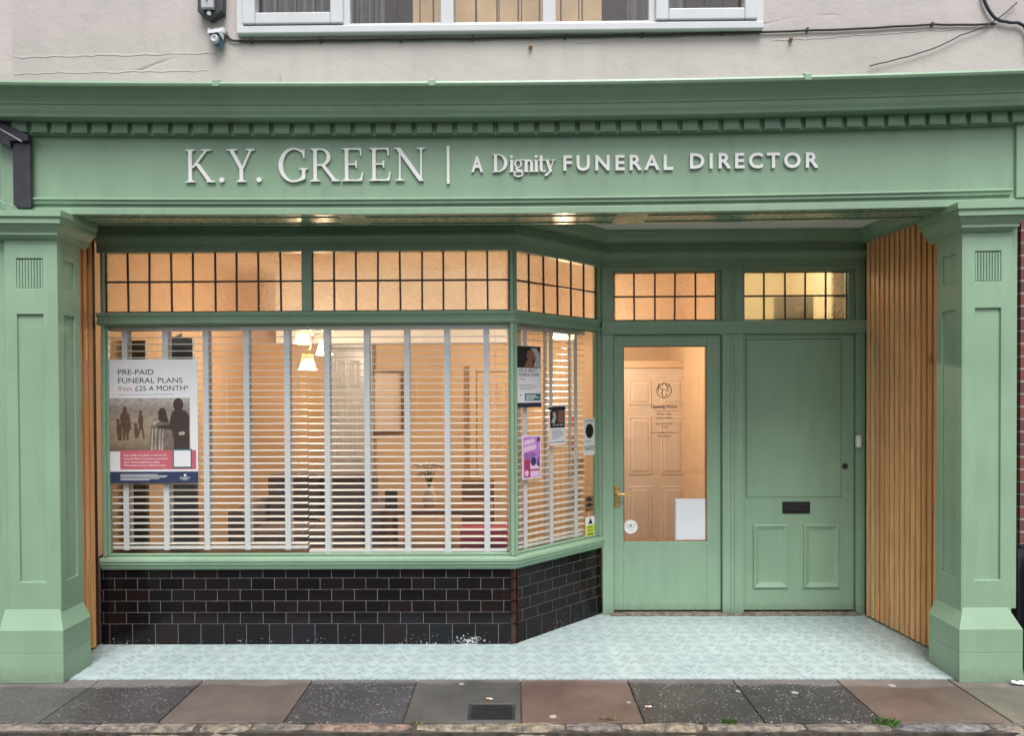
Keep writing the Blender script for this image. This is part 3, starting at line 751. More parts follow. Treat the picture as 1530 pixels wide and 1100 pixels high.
b = MB(); b.sweep([(-.09, ZS1+.001), (.030, ZS1-.006), (.040, ZS1-.012), (.042, ZS1-.028), (.034, ZS1-.036), (.034, ZS1-.050), (.024, ZS1-.058), (.020, ZS1-.074), (.012, ZS1-.087), (-.09, ZS1-.088)], [(XL-.01, YB), (XC, YB), (SE[0]-.01, SE[1]-.01)])
b.build('window_sill', 'green', BLD)

# ---------------- doors and their frame
D1, D2 = (X(916, YD), X(1077, YD)), (X(1109, YD), X(1275, YD))
ZD, ZDT = 2.112, 2.19
b = MB()
def fr(x0, x1, z0, z1, y0=-.02, y1=.09): b.box(x0, x1, YD+y0, YD+y1, z0, z1)
fr(SE[0]+.005, D1[0]-.002, .0045, 2.612); fr(D2[1]+.002, XR+.02, .0045, 2.612)
fr(D1[1]+.002, D2[0]-.002, .0045, 2.612)
mid = (D1[1]+D2[0])/2
b.box(mid-.020, mid-.008, YD-.026, YD-.0195, .0045, ZD); b.box(mid+.008, mid+.020, YD-.026, YD-.0195, .0045, ZD)
b.box(mid-.020, mid-.008, YD-.026, YD-.0195, ZDT+.02, 2.60); b.box(mid+.008, mid+.020, YD-.026, YD-.0195, ZDT+.02, 2.60)
for (x0, x1) in (D1, D2):
    fr(x0-.0015, x1+.0015, 2.585, 2.612, -.018, .09)
    g0, g1, h0, h1 = x0+.012, x1-.03, ZDT+.022, 2.575
    if x0 > 1.6: g0, g1 = X(1112, YD), X(1266, YD)
    else: g0, g1 = X(918, YD), X(1071, YD)
    fr(x0-.0015, g0, ZDT, 2.5845, .012, .08); fr(g1, x1+.0015, ZDT, 2.5845, .012, .08)
    fr(g0, g1, ZDT, h0, .014, .08); fr(g0, g1, h1, 2.5845, .014, .08)
dfr = b.build('door_frame', 'green', BLD, bevel=.003)
b = MB(); b.sweep([(-.06, ZDT+.012), (.030, ZDT+.012), (.040, ZDT+.004), (.040, ZDT-.014), (.030, ZDT-.026), (.024, ZDT-.05), (.018, ZD-.004), (-.06, ZD-.004)], [(SE[0]+.002, YD-.02), (XR+.02, YD-.02)])
b.build('door_transom', 'green', dfr)
leaded(M_DOOR, X(918, YD)+.002, X(1071, YD)-.002, ZDT+.024, 2.573, 5, 2, 'leaded', dfr, 31, .04)
leaded(M_DOOR, X(1112, YD)+.002, X(1266, YD)-.002, ZDT+.024, 2.573, 5, 2, 'leaded_clear', dfr, 33, .04)
b = MB(); b.box(D1[0]-.03, D2[1]+.03, YD-.05, YD+.12, .0045, .016); b.build('door_threshold', 'kerb', BLD, bevel=.003)
# glazed shop door
G = (X(931, YD), X(1056, YD), Z(811, YD), Z(518, YD))
b = MB(M_DOOR); x0, x1 = D1[0]+.003, D1[1]-.003
b.box(x0, G[0], .012, .055, .030, ZD-.006); b.box(G[1], x1, .012, .055, .030, ZD-.006)
b.box(G[0], G[1], .012, .055, .030, G[2]); b.box(G[0], G[1], .012, .055, G[3], ZD-.006)
door1 = b.build('door', 'green', BLD, bevel=.003); door1['label'] = 'glazed green shop door with brass lever handle'
b = MB(M_DOOR)
for (a0, a1, c0, c1) in ((G[0], G[1], G[2], G[2]+.008), (G[0], G[1], G[3]-.008, G[3]), (G[0], G[0]+.008, G[2]+.0085, G[3]-.0085), (G[1]-.008, G[1], G[2]+.0085, G[3]-.0085)):
    b.box(a0, a1, .016, .05, c0, c1)
b.build('glazing_bead', 'mid_wood', door1)
pane(M_DOOR, G[0], G[1], G[2], G[3], door1, .030, 'door_glass')
hx, hz = X(921.5, YD), Z(743, YD)
b = MB(M_DOOR)
b.box(hx-.021, hx+.021, .004, .0118, hz-.078, hz+.078)
b.ring(hx, hz-.04, (.010, .016), (.005, .009), -.002, .004, n=16); b.ring(hx, hz-.062, (.012, .010), (.006, .005), -.002, .004, n=16); b.ring(hx, hz+.055, (.012, .012), (.006, .006), -.002, .004, n=16)
b.lathe([(.014, 0), (.014, .012), (.010, .016), (.009, .045), (0, .047)], (hx, .004, hz+.02), 'Y', 16)
b.tube([(hx, -.036, hz+.020), (hx+.02, -.040, hz+.023), (hx+.05, -.042, hz+.020), (hx+.085, -.040, hz+.008), (hx+.098, -.036, hz+.010), (hx+.102, -.034, hz+.016)], [.009, .008, .007, .007, .007, .004], 10)
b.build('door_handle', 'brass', door1, bevel=.001)
# lettering on the door glass: monogram in a ring and opening hours
# (serif capitals are drawn from strokes further below)

# panelled door
b = MB(M_DOOR); x0, x1 = D2[0]+.003, D2[1]-.003
P1 = (X(1114, YD), X(1256, YD), Z(746, YD), Z(509, YD))
b.box(x0, x1, .022, .06, .030, ZD-.006)
b.box(x0, x1, .012, .0215, .030, P1[2]); b.box(x0, P1[0], .012, .0215, P1[2], ZD-.006); b.box(P1[1], x1, .012, .0215, P1[2], ZD-.006); b.box(P1[0], P1[1], .012, .0215, P1[3], ZD-.006)
b.box(P1[0]+.004, P1[1]-.004, .010, .0215, P1[2]+.004, P1[3]-.004)
door2 = b.build('door', 'green', BLD, bevel=.0025); door2['label'] = 'solid green panelled door with black letterbox'
for (px0, px1) in ((1124, 1177), (1199, 1253)):
    a0, a1, c0, c1 = X(px0, YD), X(px1, YD), Z(882, YD), Z(785, YD)
    b = MB(M_DOOR)
    def loop(i, y): return [(a0+i, y, c0+i), (a1-i, y, c0+i), (a1-i, y, c1-i), (a0+i, y, c1-i)]
    rings = [loop(0, .0118), loop(.004, .000), loop(.016, -.004), loop(.022, .000), loop(.045, .010), loop(.047, .0115)]
    v = [p for r_ in rings for p in r_]; f = []
    for i in range(len(rings)-1):
        for j in range(4): f.append((i*4+j, i*4+(j+1) % 4, i*4+4+(j+1) % 4, i*4+4+j))
    f.append(tuple(range(20, 24)))
    b.add(v, f); b.build('lower_panel', 'green', door2)
b = MB(M_DOOR); a0, a1, c0, c1 = X(1168, YD), X(1209, YD), Z(769.5, YD), Z(752, YD)
b.box(a0, a1, .004, .0118, c0, c1); b.box(a0+.012, a1-.012, -.002, .004, c0+.016, c1-.016); b.tube([(a0+.05, -.004, c0+.03), (a1-.05, -.004, c0+.03)], .005)
b.build('letterbox', 'black', door2, bevel=.002)
b = MB(M_DOOR); b.lathe([(.022, 0), (.022, .005), (.016, .008), (.014, .016), (.0, .018)], (X(1261, YD), .012, Z(699, YD)), 'Y', 18); b.build('door_lock', 'black_metal', door2)
b = MB(M_DOOR); b.lathe([(.016, 0), (.015, .005), (.008, .006), (0, .004)], (X(1265, YD), .012, Z(731, YD)), 'Y', 18); b.build('keyhole_cover', 'green', door2)
b = MB(); b.box(X(1275, YD)-.010, X(1275, YD)+.024, YD-.056, YD-.0195, Z(671, YD-.03), Z(653, YD-.03))
bell = b.build('doorbell', 'cream', None, bevel=.011, origin=(X(1278, YD), YD-.02, Z(662, YD)), segs=4); tag(bell, 'small rounded white doorbell fixed beside the panelled door', 'doorbell')

# ---------------- upper window
YU = YW-.035
b = MB()
b.box(UX0+.006, UX1-.006, YU-.015, YW+.06, UZ0, UZ0+.045); 
b.box(UX0, UX0+.05, YU, YW+.06, UZ0+.0455, UZ1); b.box(UX1-.05, UX1, YU, YW+.06, UZ0+.0455, UZ1); b.box(UX0+.0505, UX1-.0505, YU, YW+.06, UZ1-.06, UZ1)
um = [(X(521, YU), .045), (X(671, YU), .078), (X(823, YU), .078), (X(976, YU), .045)]
for mx, mw in um: b.box(mx-mw/2, mx+mw/2, YU+.003, YW+.06, UZ0+.0455, UZ1-.0605)
b.box(UX0+.0505, UX1-.0505, YU+.006, YW+.055, UZ0+.0455, UZ0+.064)
uw = b.build('upper_window', 'white_pvc', BLD, bevel=.006)
fields = [(UX0+.05, um[0][0]-.0225, True), (um[0][0]+.0225, um[1][0]-.039, False), (um[1][0]+.039, um[2][0]-.039, False), (um[2][0]+.039, um[3][0]-.0225, False), (um[3][0]+.0225, UX1-.05, True)]
for i, (a0, a1, cas) in enumerate(fields):
    z0, z1 = UZ0+.064, UZ1-.06
    if cas:
        b = MB(); w_ = .068
        b.box(a0-.008, a0+w_, YU-.022, YW+.03, z0-.012, z1); b.box(a1-w_, a1+.008, YU-.022, YW+.03, z0-.012, z1)
        b.box(a0+w_+.0005, a1-w_-.0005, YU-.0215, YW+.03, z0-.012, z0+w_-.012); b.box(a0+w_+.0005, a1-w_-.0005, YU-.0215, YW+.03, z1-w_, z1)
        c = b.build('casement', 'white_pvc', uw, bevel=.007)
        a0 += w_; a1 -= w_; z0 += w_-.012; z1 -= w_
        par = uw
    b = MB(); b.quad((a0, YW+.012, z0), (a1, YW+.012, z0), (a1, YW+.012, z1), (a0, YW+.012, z1)); b.build('glass_pane', 'glass', uw, recalc=False)
    b = MB(); k = 3
    for j in range(1, k+1):
        xx = a0+(a1-a0)*j/(k+1)*1.02; b.box(xx-.003, xx+.003, YW+.009, YW+.0115, z0, z1)
    b.build('lead_strip', 'lead', uw)
# room behind the upper window
b = MB(); b.box(-1.75, 1.65, 6.0, 6.1, 3.05, 5.4); b.box(-1.85, -1.75, YW+.3, 6.0, 3.05, 5.4); b.box(1.65, 1.75, YW+.3, 6.0, 3.05, 5.4)
b.build('upper_room_wall', 'inner_wall', BLD)
b = MB(); b.box(-1.75, 1.65, YW+.3, 6.0, 5.40, 5.48); b.build('upper_room_ceiling', 'ceiling_white', BLD)
def curtain(x0, x1, y, z0, z1, name, label, mat='curtain', amp=.018, folds=9):
    b = MB(); n = folds*8; v = []
    for i in range(n+1):
        t = i/n; yy = y+amp*math.sin(t*folds*2*math.pi+.8*math.sin(t*9))
        xx = x0+(x1-x0)*t
        v += [(xx, yy, z0), (xx, yy, z1)]
    b.add(v, [(2*i, 2*i+2, 2*i+3, 2*i+1) for i in range(n)])
    o = b.build(name, mat, None, smooth=True, origin=((x0+x1)/2, y, z0), recalc=False)
    md = o.modifiers.new('solid', 'SOLIDIFY'); md.thickness = .003
    return tag(o, label, 'curtain')
curtain(UX0+.03, UX0+.56, 4.40, 3.81, 5.0, 'curtain', 'grey brown curtain behind the left casement of the upstairs window')
curtain(um[0][0]+.03, um[0][0]+.20, 4.43, 3.81, 5.0, 'curtain', 'narrow grey curtain edge behind the second pane of the upstairs window', folds=4)
curtain(um[3][0]-.12, um[3][0]+.22, 4.43, 3.81, 5.0, 'curtain', 'grey curtain behind the right casement of the upstairs window', folds=5)
b = MB()  # row of ochre boards added behind the middle panes
for i in range(9): b.box(-.62+i*.135, -.62+i*.135+.128, 4.60, 4.625, 3.82, 5.0, tone=random.random())
o = b.build('ochre_boards', 'ochre', None, bevel=.004, origin=(0, 4.6, 3.82)); tag(o, 'row of ochre boards behind the middle panes of the upstairs window', 'screen')

# ------------------------------------------------------------------ shop interior
ZF, ZCI = .12, 2.93
b = MB()
b.box(-2.80, 1.66, 7.60, 7.70, ZF, ZCI); b.box(-2.90, -2.80, YB+.06, 7.7, ZF, ZCI)
b.box(1.66, 1.74, YD+.10, 7.7, ZF, ZCI)
b.box(.80, 1.66, 7.05, 7.12, 2.30, ZCI)
b.build('room_wall', 'inner_wall', BLD)
b = MB(); b.box(1.745, 2.75, 7.2, 7.3, ZF, ZCI); b.box(2.68, 2.75, YD+.10, 7.2, ZF, ZCI); b.box(1.741, 1.7445, YD+.1, 7.2, ZF, ZCI)
b.build('hall_wall', 'hall_wall', BLD)
b = MB(); pts = [(-2.9, YB+.06), (XC, YB+.06), (SE[0]-.02, YD+.08), (2.75, YD+.10), (2.75, 7.7), (-2.9, 7.7)]
b.add([(x, y, ZCI) for x, y in pts]+[(x, y, ZCI+.06) for x, y in pts], [tuple(range(5, -1, -1)), tuple(range(6, 12))]+[(i, (i+1) % 6, (i+1) % 6+6, i+6) for i in range(6)])
b.build('room_ceiling', 'cream_ceiling', BLD)
b = MB(); b.add([(x, y, ZF) for x, y in pts]+[(x, y, 0) for x, y in pts], [tuple(range(6)), tuple(range(11, 5, -1))]+[(i, i+6, (i+1) % 6+6, (i+1) % 6) for i in range(6)])
b.build('room_floor', 'carpet', BLD)
b = MB(); b.box(-2.38, -.05, 7.25, 7.5985, 2.19, ZCI-.001); b.build('sky_reflection_block', 'ceiling_white', BLD)  # white block added to imitate the sky reflected along the glass top
b = MB(); b.box(-2.79, -.02, YB+.075, YB+.35, .56, .585); b.box(-2.79, -.02, YB+.33, YB+.345, ZF, .56); b.build('window_board', 'dark_wood', BLD)
def panel_door(x0, x1, y, z0, z1, name, par=BLD, mat='inner_door', label=None):
    b = MB(); b.box(x0, x1, y, y+.04, z0, z1)
    o = b.build('interior_door', mat, par, bevel=.004)
    if label: o['label'] = label
    W, H = x1-x0, z1-z0
    for (u0, u1) in ((.13, .44), (.56, .87)):
        for (v0, v1) in ((.05, .36), (.42, .74), (.80, .94)):
            b = MB(); a0, a1, c0, c1 = x0+W*u0, x0+W*u1, z0+H*v0, z0+H*v1
            def lp(i, yy): return [(a0+i, yy, c0+i), (a1-i, yy, c0+i), (a1-i, yy, c1-i), (a0+i, yy, c1-i)]
            rg = [lp(0, y-.0005), lp(.012, y-.009), lp(.02, y-.003), lp(.045, y-.010)]
            v = [p for r_ in rg for p in r_]; f = [(i*4+j, i*4+(j+1) % 4, i*4+4+(j+1) % 4, i*4+4+j) for i in range(3) for j in range(4)]+[(12, 13, 14, 15)]
            b.add(v, f); b.build('door_panel', mat, o)
    b = MB()
    b.box(x0-.075, x0-.005, y-.02, y+.06, z0, z1+.075); b.box(x1+.005, x1+.075, y-.02, y+.06, z0, z1+.075); b.box(x0-.0045, x1+.0045, y-.02, y+.06, z1+.005, z1+.075)
    b.build('architrave', 'inner_wall' if mat == 'inner_door' else mat, o, bevel=.006)
panel_door(X(924, 7.0), X(1036, 7.0), 7.0, ZF, Z(552, 7.0), 'd', label='pale six-panel inner door seen through the glazed shop door')
panel_door(X(494, 7.5), X(545, 7.5), 7.52, ZF, 2.15, 'd', mat='white_pvc')
panel_door(X(712, 7.5), X(765, 7.5), 7.52, ZF, Z(556, 7.5), 'd', mat='inner_wall')

# pendant lamp with three shades
LX, LY, LZ = X(468, 6.4), 6.4, Z(520, 6.4)
pend = thing('pendant_lamp', 'lit ceiling lamp with three cream shades hanging in the shop', 'lamp', (LX, LY, ZCI))
b = MB(); b.tube([(LX, LY, ZCI), (LX, LY, LZ+.12)], .006); b.lathe([(.05, 0), (.05, -.02), (.01, -.04)], (LX, LY, ZCI-.001))
sh = [(X(455, 6.4), 6.33, Z(502, 6.4)), (X(461.5, 6.3), 6.25, Z(540, 6.3)), (X(484, 6.55), 6.55, Z(518, 6.55))]
for p in sh: b.tube([(LX, LY, LZ+.12), ((LX+p[0])/2, (LY+p[1])/2, p[2]+.12), (p[0], p[1], p[2]+.10), (p[0], p[1], p[2]+.05)], .006)
b.build('lamp_frame', 'brass', pend)
def lamp(name, loc, watts, color=(1.0, .77, .55), r=.015):
    l = bpy.data.lights.new(name, 'POINT'); l.energy = watts; l.color = color; l.shadow_soft_size = r
    o = bpy.data.objects.new(name, l); COL.objects.link(o); o.location = loc; return o
for p in sh:
    b = MB(); b.lathe([(.045, .068), (.052, .02), (.066, -.05), (.078, -.062), (.078, -.068)], p, n=20); o = b.build('lamp_shade', 'lamp_shade', pend, smooth=True, recalc=False)
    b = MB(); b.lathe([(0, .03), (.022, .02), (.03, -.005), (.022, -.03), (0, -.04)], (p[0], p[1], p[2]), n=14); b.build('bulb', 'bulb', o, smooth=True)
PW = 12.5
for p in sh: 
    l = lamp('pendant_light', (p[0], p[1], p[2]-.052), PW, r=.012); l.parent = None
# drum lamp near the splayed window
c = (X(844, 6.2), 6.2, Z(498, 6.2))
dl = thing('drum_lamp', 'lit drum lamp glowing behind the splayed window', 'lamp', (c[0], c[1], ZCI))
b = MB(); b.tube([(c[0], c[1], ZCI), (c[0], c[1], c[2]+.05)], .005); b.build('lamp_frame', 'brass', dl)
b = MB(); b.lathe([(.095, .05), (.10, -.05)], c, n=28); o = b.build('lamp_shade', 'lamp_shade', dl, smooth=True, recalc=False)
b = MB(); b.lathe([(0, .03), (.022, .02), (.03, -.005), (.022, -.03), (0, -.04)], c, n=14); b.build('bulb', 'bulb', o, smooth=True)
lamp('drum_light', (c[0], c[1], c[2]-.048), 58, r=.012)
# hall lamp
c = (X(1131, 6.1), 6.1, Z(413, 6.1))
hl = thing('ceiling_lamp', 'lit globe ceiling lamp behind the glass over the panelled door', 'lamp', (c[0], c[1], ZCI))
b = MB(); b.lathe([(.07, .02), (.09, 0), (.085, -.05), (.05, -.09), (0, -.10)], (c[0], c[1], ZCI-.001), n=24); b.build('lamp_globe', 'bulb', hl, smooth=True)
b = MB(); b.lathe([(.10, 0), (.10, -.012), (.075, -.02)], (c[0], c[1], ZCI), n=24); b.build('lamp_base', 'brass', hl)
lamp('hall_light', (c[0], c[1], ZCI-.16), 9, (1.0, .90, .72), r=.06)

nh = MB().box(X(1154, 5.62), X(1213, 5.62), 5.62, 5.635, Z(482, 5.62), Z(447, 5.62)).build('hanging_notice', 'grey_pipe', None, bevel=.004, origin=(X(1184, 5.62), 5.62, Z(464, 5.62))); tag(nh, 'grey framed notice behind the glass over the panelled door', 'notice')
curtain(X(1240, 5.72), X(1276, 5.72), 5.72, 1.2, 2.9, 'curtain', 'dark brown curtain behind the right end of the glass over the panelled door', 'dark_wood', folds=3)
# furniture glimpsed through the blinds
def sofa(x0, x1, y, label):
    s = thing('sofa', label, 'sofa', ((x0+x1)/2, y, ZF))
    b = MB(); b.box(x0, x1, y, y+.75, ZF+.08, ZF+.30); b.build('sofa_base', 'sofa', s, bevel=.03)
    n = 2
    for i in range(n):
        a0, a1 = x0+.14+(x1-x0-.28)*i/n, x0+.14+(x1-x0-.28)*(i+1)/n
        b = MB(); b.box(a0+.005, a1-.005, y-.02, y+.58, ZF+.30, ZF+.45); b.build('seat_cushion', 'sofa', s, bevel=.035, segs=3)
        b = MB(); b.box(a0+.005, a1-.005, y+.5, y+.72, ZF+.45, ZF+.86); b.build('back_cushion', 'sofa', s, bevel=.05, segs=3)
    for a0 in (x0, x1-.14):
        b = MB(); b.box(a0, a0+.14, y-.02, y+.75, ZF+.30, ZF+.62); b.build('armrest', 'sofa', s, bevel=.03)
        b = MB(); b.tube([(a0+.07, y+.08, ZF), (a0+.07, y+.08, ZF+.09)], .02); b.build('leg', 'dark_wood', s)
    return s
sofa(X(325, 5.6), X(562, 5.6), 5.75, 'grey two seat sofa below the pendant lamp behind the blinds')
t = thing('side_table', 'brown wooden side table standing right of the grey sofa', 'table', (X(640, 6), 5.9, ZF))
b = MB(); b.box(X(575, 5.9), X(735, 5.9), 5.75, 6.25, .70, .74); b.build('table_top', 'mid_wood', t, bevel=.006)
for px in (580, 728):
    for yy in (5.79, 6.18): b = MB(); b.box(X(px, 5.9)-.022, X(px, 5.9)+.022, yy, yy+.045, ZF, .70); b.build('leg', 'mid_wood', t)
b = MB(); b.box(X(690, 6.6), X(738, 6.6), 6.5, 6.62, ZF, Z(718, 6.5)); o = b.build('low_cabinet', 'mid_wood', None, bevel=.01, origin=(X(712, 6.6), 6.55, ZF)); tag(o, 'brown wooden cabinet against the back of the shop, right of the table', 'cabinet')
fr_ = thing('picture_frame', 'large framed certificate on the shop wall reflecting the lamp', 'picture', (X(578, 7.55), 7.59, Z(600, 7.55)))
b = MB(); a0, a1, c0, c1 = X(553, 7.55), X(602, 7.55), Z(646, 7.55), Z(553, 7.55)
for q in ((a0, a1, c0, c0+.025), (a0, a1, c1-.025, c1), (a0, a0+.025, c0+.0255, c1-.0255), (a1-.025, a1, c0+.0255, c1-.0255)): b.box(q[0], q[1], 7.555, 7.598, q[2], q[3])
b.build('frame', 'mid_wood', fr_)
b = MB(); b.box(a0+.02, a1-.02, 7.575, 7.597, c0+.02, c1-.02); b.build('certificate', 'inner_door', fr_)
v = thing('flower_vase', 'vase of cream flowers on the wooden side table', 'vase', (X(640, 5.95), 5.95, .741))
vc = (X(640, 5.95), 5.95, .741)
b = MB(); b.lathe([(.04, 0), (.055, .03), (.06, .08), (.035, .14), (.04, .16)], vc); b.build('vase', 'inner_door', v, smooth=True)
b = MB()
for i in range(16):
    a = random.uniform(0, 6.28); r_ = random.uniform(.02, .13); h = random.uniform(.24, .36); p = (vc[0]+r_*math.cos(a), vc[1]+r_*math.sin(a), vc[2]+h)
    b.tube([(vc[0], vc[1], vc[2]+.13), ((vc[0]+p[0])/2, (vc[1]+p[1])/2, vc[2]+.22), p], .003, 5)
b.build('stems', 'grass', v)
b = MB()
for i in range(22):
    a = random.uniform(0, 6.28); r_ = random.uniform(.02, .14); h = random.uniform(.25, .37); b.lathe([(0, -.012), (.022, 0), (.026, .012), (.010, .016), (0, .01)], (vc[0]+r_*math.cos(a), vc[1]+r_*math.sin(a), vc[2]+h), n=7)
b.build('petals', 'flower', v)
o = MB().box(X(572, 5.75)-.0, X(572, 5.75)+.10, 5.80, 5.82, .741, .90).build('photo_frame', 'dark_wood', None, bevel=.004, origin=(X(572, 5.75)+.05, 5.8, .741)); tag(o, 'small dark photo frame on the left end of the side table', 'photo frame')
b = MB(); b.box(X(688, 5.0), X(757, 5.0), 4.90, 5.08, .5855, .5855+.155); o = b.build('pink_box', 'magenta', None, bevel=.003, origin=(X(722, 5), 5, .5855)); tag(o, 'magenta box on the window board at the right end of the main window', 'box')
# dark display boards at the left of the window
d_ = thing('display_board', 'wide dark brown board standing in the left corner of the window', 'display board', (X(182, 5.15), 5.15, ZF))
b = MB(); b.box(X(152, 5.15)-.03, X(217, 5.15), 5.13, 5.17, ZF, Z(506, 5.15)); b.build('board', 'dark_wood', d_, bevel=.004)
b = MB(); b.box(X(152, 5.15), X(217, 5.15)-.05, 5.05, 5.12, ZF, ZF+.03); b.build('foot', 'black', d_)
d_ = thing('display_board', 'narrow black slanted panel behind the poster', 'display board', (X(275, 5.1), 5.1, ZF))
b = MB(); b.poly([(X(250, 5.1), ZF), (X(292, 5.1), ZF), (X(287, 5.1), Z(503, 5.1)), (X(253, 5.1), Z(500, 5.1))], 5.09, 5.13); b.build('board', 'black_metal', d_)
b = MB(); b.poly([(X(256, 5.1), Z(503, 5.1)), (X(272, 5.1), Z(495, 5.1)), (X(272, 5.1), Z(502, 5.1))], 5.085, 5.0895); b.build('corner_plate', 'grey_pipe', d_)

# ------------------------------------------------------------------ venetian blinds
def blind(M, x0, x1, z0, tapes, ph, label, y=.085, cords=()):
    root = thing('venetian_blind', label, 'blind', tuple(M @ Vector(((x0+x1)/2, y, ZT0))), 'white slatted blinds in the shop windows')
    ztop = ZT0+.02; sp = .0447
    b = MB(M); zz = z0+.040+ph
    rnd = random.Random(int(x0*1000)+3)
    while zz < ztop-.05:
        dz = rnd.uniform(-.0012, .0012); n = 4; v = []
        for i in range(n+1):
            t = i/n; yy = y-.025+.05*t; c_ = .003*math.sin(t*math.pi)+.004*(t-.5)
            for xx in (x0, x1): v += [(xx, yy, zz+c_+dz), (xx, yy, zz+c_+dz-.0028)]
        f = []
        for i in range(n):
            a = i*4; f += [(a, a+2, a+6, a+4), (a+1, a+5, a+7, a+3)]
        f += [(0, 1, 3, 2), (n*4, n*4+2, n*4+3, n*4+1)]
        for i in range(n): a = i*4; f += [(a, a+4, a+5, a+1), (a+2, a+3, a+7, a+6)]
        b.add(v, f); zz += sp
    b.build('slats', 'blind', root)
    b = MB(M); b.box(x0, x1, y-.026, y+.026, z0, z0+.020); b.build('bottom_rail', 'blind', root, bevel=.005)
    b = MB(M); b.box(x0, x1, y-.03, y+.03, ztop-.045, ztop); b.build('headrail', 'blind', root, bevel=.003)
    for t in tapes:
        b = MB(M)
        for yy in (y-.0285, y+.0275): b.box(t-.019, t+.019, yy, yy+.001, z0+.012, ztop-.045)
        b.box(t-.019, t+.019, y-.030, y-.0268, z0-.003, z0+.022)
        b.build('tape', 'tape', root)
    for (cx, cz_) in cords:
        b = MB(M); b.tube([(cx, y+.032, ztop-.05), (cx+.002, y+.034, cz_+.02)], .0013, 5); b.lathe([(.002, .026), (.006, .018), (.009, 0), (.003, -.006)], (cx+.002, y+.034, cz_), n=10)
        b.build('pull_cord', 'blind', root, smooth=True)
    return root
YS = YB+.06
def lx(px): return X(px, YS)-XC
blind(M_FRONT, lx(153), lx(457), .630, [lx(p) for p in (184, 245, 306, 367, 428)], 0.0, 'long white slatted blind filling the left half of the main window', cords=((lx(439), Z(712, YS)), (lx(441), Z(686, YS))))
blind(M_FRONT, lx(459), lx(757), .606, [lx(p) for p in (488, 548, 608, 668, 727)], 0.020, 'long white slatted blind filling the right half of the main window', cords=((lx(480), Z(700, YS)), (lx(740), Z(690, YS))))
blind(M_SPLAY, .03, .81, .612, [.165, .43, .70], 0.0, 'short white slatted blind in the splayed side window', cords=((.62, 1.0),))

# ------------------------------------------------------------------ serif lettering drawn from strokes
class Pen:
    """collects letter strokes in a unit em (capital height 1) and puts them in an MB"""
    def __init__(s, mb, x, z, h, y0, depth, xs=1.0): s.mb, s.x, s.z, s.h, s.y0, s.d, s.k, s.xs = mb, x, z, h, y0, depth, 0, xs
    def P(s, pts):
        s.k += 1; y = s.y0-.00022*(s.k % 9)
        s.mb.poly([(s.x+p[0]*s.h*s.xs, s.z+p[1]*s.h) for p in pts], y, s.y0+s.d)
    def arc(s, cx, cz, rx, rz, tx, tz, a0, a1, ox=0.0):
        s.k += 1; y = s.y0-.00022*(s.k % 9); n = 26; out = []; inn = []
        for i in range(n+1):
            a = R(a0+(a1-a0)*i/n); out.append((cx+rx*math.cos(a), cz+rz*math.sin(a))); inn.append((cx+ox+(rx-tx)*math.cos(a), cz+(rz-tz)*math.sin(a)))
        v = []; f = []
        T = lambda p, yy: (s.x+p[0]*s.h*s.xs, yy, s.z+p[1]*s.h)
        for o_, i_ in zip(out, inn): v += [T(o_, y), T(i_, y), T(i_, s.y0+s.d), T(o_, s.y0+s.d)]
        for i in range(n):
            a, b_ = 4*i, 4*i+4; f += [(a, b_, b_+1, a+1), (a+1, b_+1, b_+2, a+2), (a+2, b_+2, b_+3, a+3), (a+3, b_+3, b_, a)]
        f += [(0, 1, 2, 3), (4*n+3, 4*n+2, 4*n+1, 4*n)]
        s.mb.add(v, f)
    def stem(s, xc, w, z0=0.0, z1=1.0, sb=.0, st=.0, th=.035):
        h = w/2; p = []
        if sb: p += [(xc-h-sb, z0), (xc+h+sb, z0), (xc+h+sb, z0+th*.7), (xc+h+sb*.35, z0+th), (xc+h, z0+th*2.6)]
        else: p += [(xc-h, z0), (xc+h, z0)]
        if st: p += [(xc+h, z1-th*2.6), (xc+h+st*.35, z1-th), (xc+h+st, z1-th*.7), (xc+h+st, z1), (xc-h-st, z1), (xc-h-st, z1-th*.7), (xc-h-st*.35, z1-th), (xc-h, z1-th*2.6)]
        else: p += [(xc+h, z1), (xc-h, z1)]
        if sb: p += [(xc-h, z0+th*2.6), (xc-h-sb*.35, z0+th), (xc-h-sb, z0+th*.7)]
        s.P(p)
    def line(s, x0, z0, x1, z1, w): s.P([(x0, z0), (x0+w, z0), (x1+w, z1), (x1, z1)])
    def serif(s, x0, x1, z, up=1): s.P([(x0, z), (x1, z), (x1, z+up*.026), ((x0+x1)/2+.05, z+up*.05), ((x0+x1)/2-.05, z+up*.05), (x0, z+up*.026)])
def g_K(p):
    p.stem(.17, .105, sb=.10, st=.10); p.line(.215, .44, .62, .96, .07); p.serif(.50, .83, 1.0, -1); p.line(.70, .03, .32, .565, .13); p.P([(.66, 0), (.93, 0), (.93, .026), (.86, .04), (.80, .07), (.70, .05)])
def g_Y(p):
    p.stem(.43, .105, 0, .44, sb=.10); p.line(.375, .40, .07, .965, .125); p.line(.435, .40, .685, .965, .06); p.serif(-.01, .31, 1.0, -1); p.serif(.58, .86, 1.0, -1)
def g_G(p):
    p.arc(.47, .5, .47, .525, .125, .05, 52, 312, .01); p.stem(.765, .10, .06, .40, st=.09); p.P([(.715, .06), (.815, .06), (.815, .10), (.76, .05), (.70, .02)]); p.arc(.47, .5, .36, .52, .0, .05, 268, 318); p.P([(.70, .93), (.80, 1.0), (.80, .70), (.77, .70)])
    p.P([(.70, .03), (.79, .08), (.815, .10), (.715, .14)])
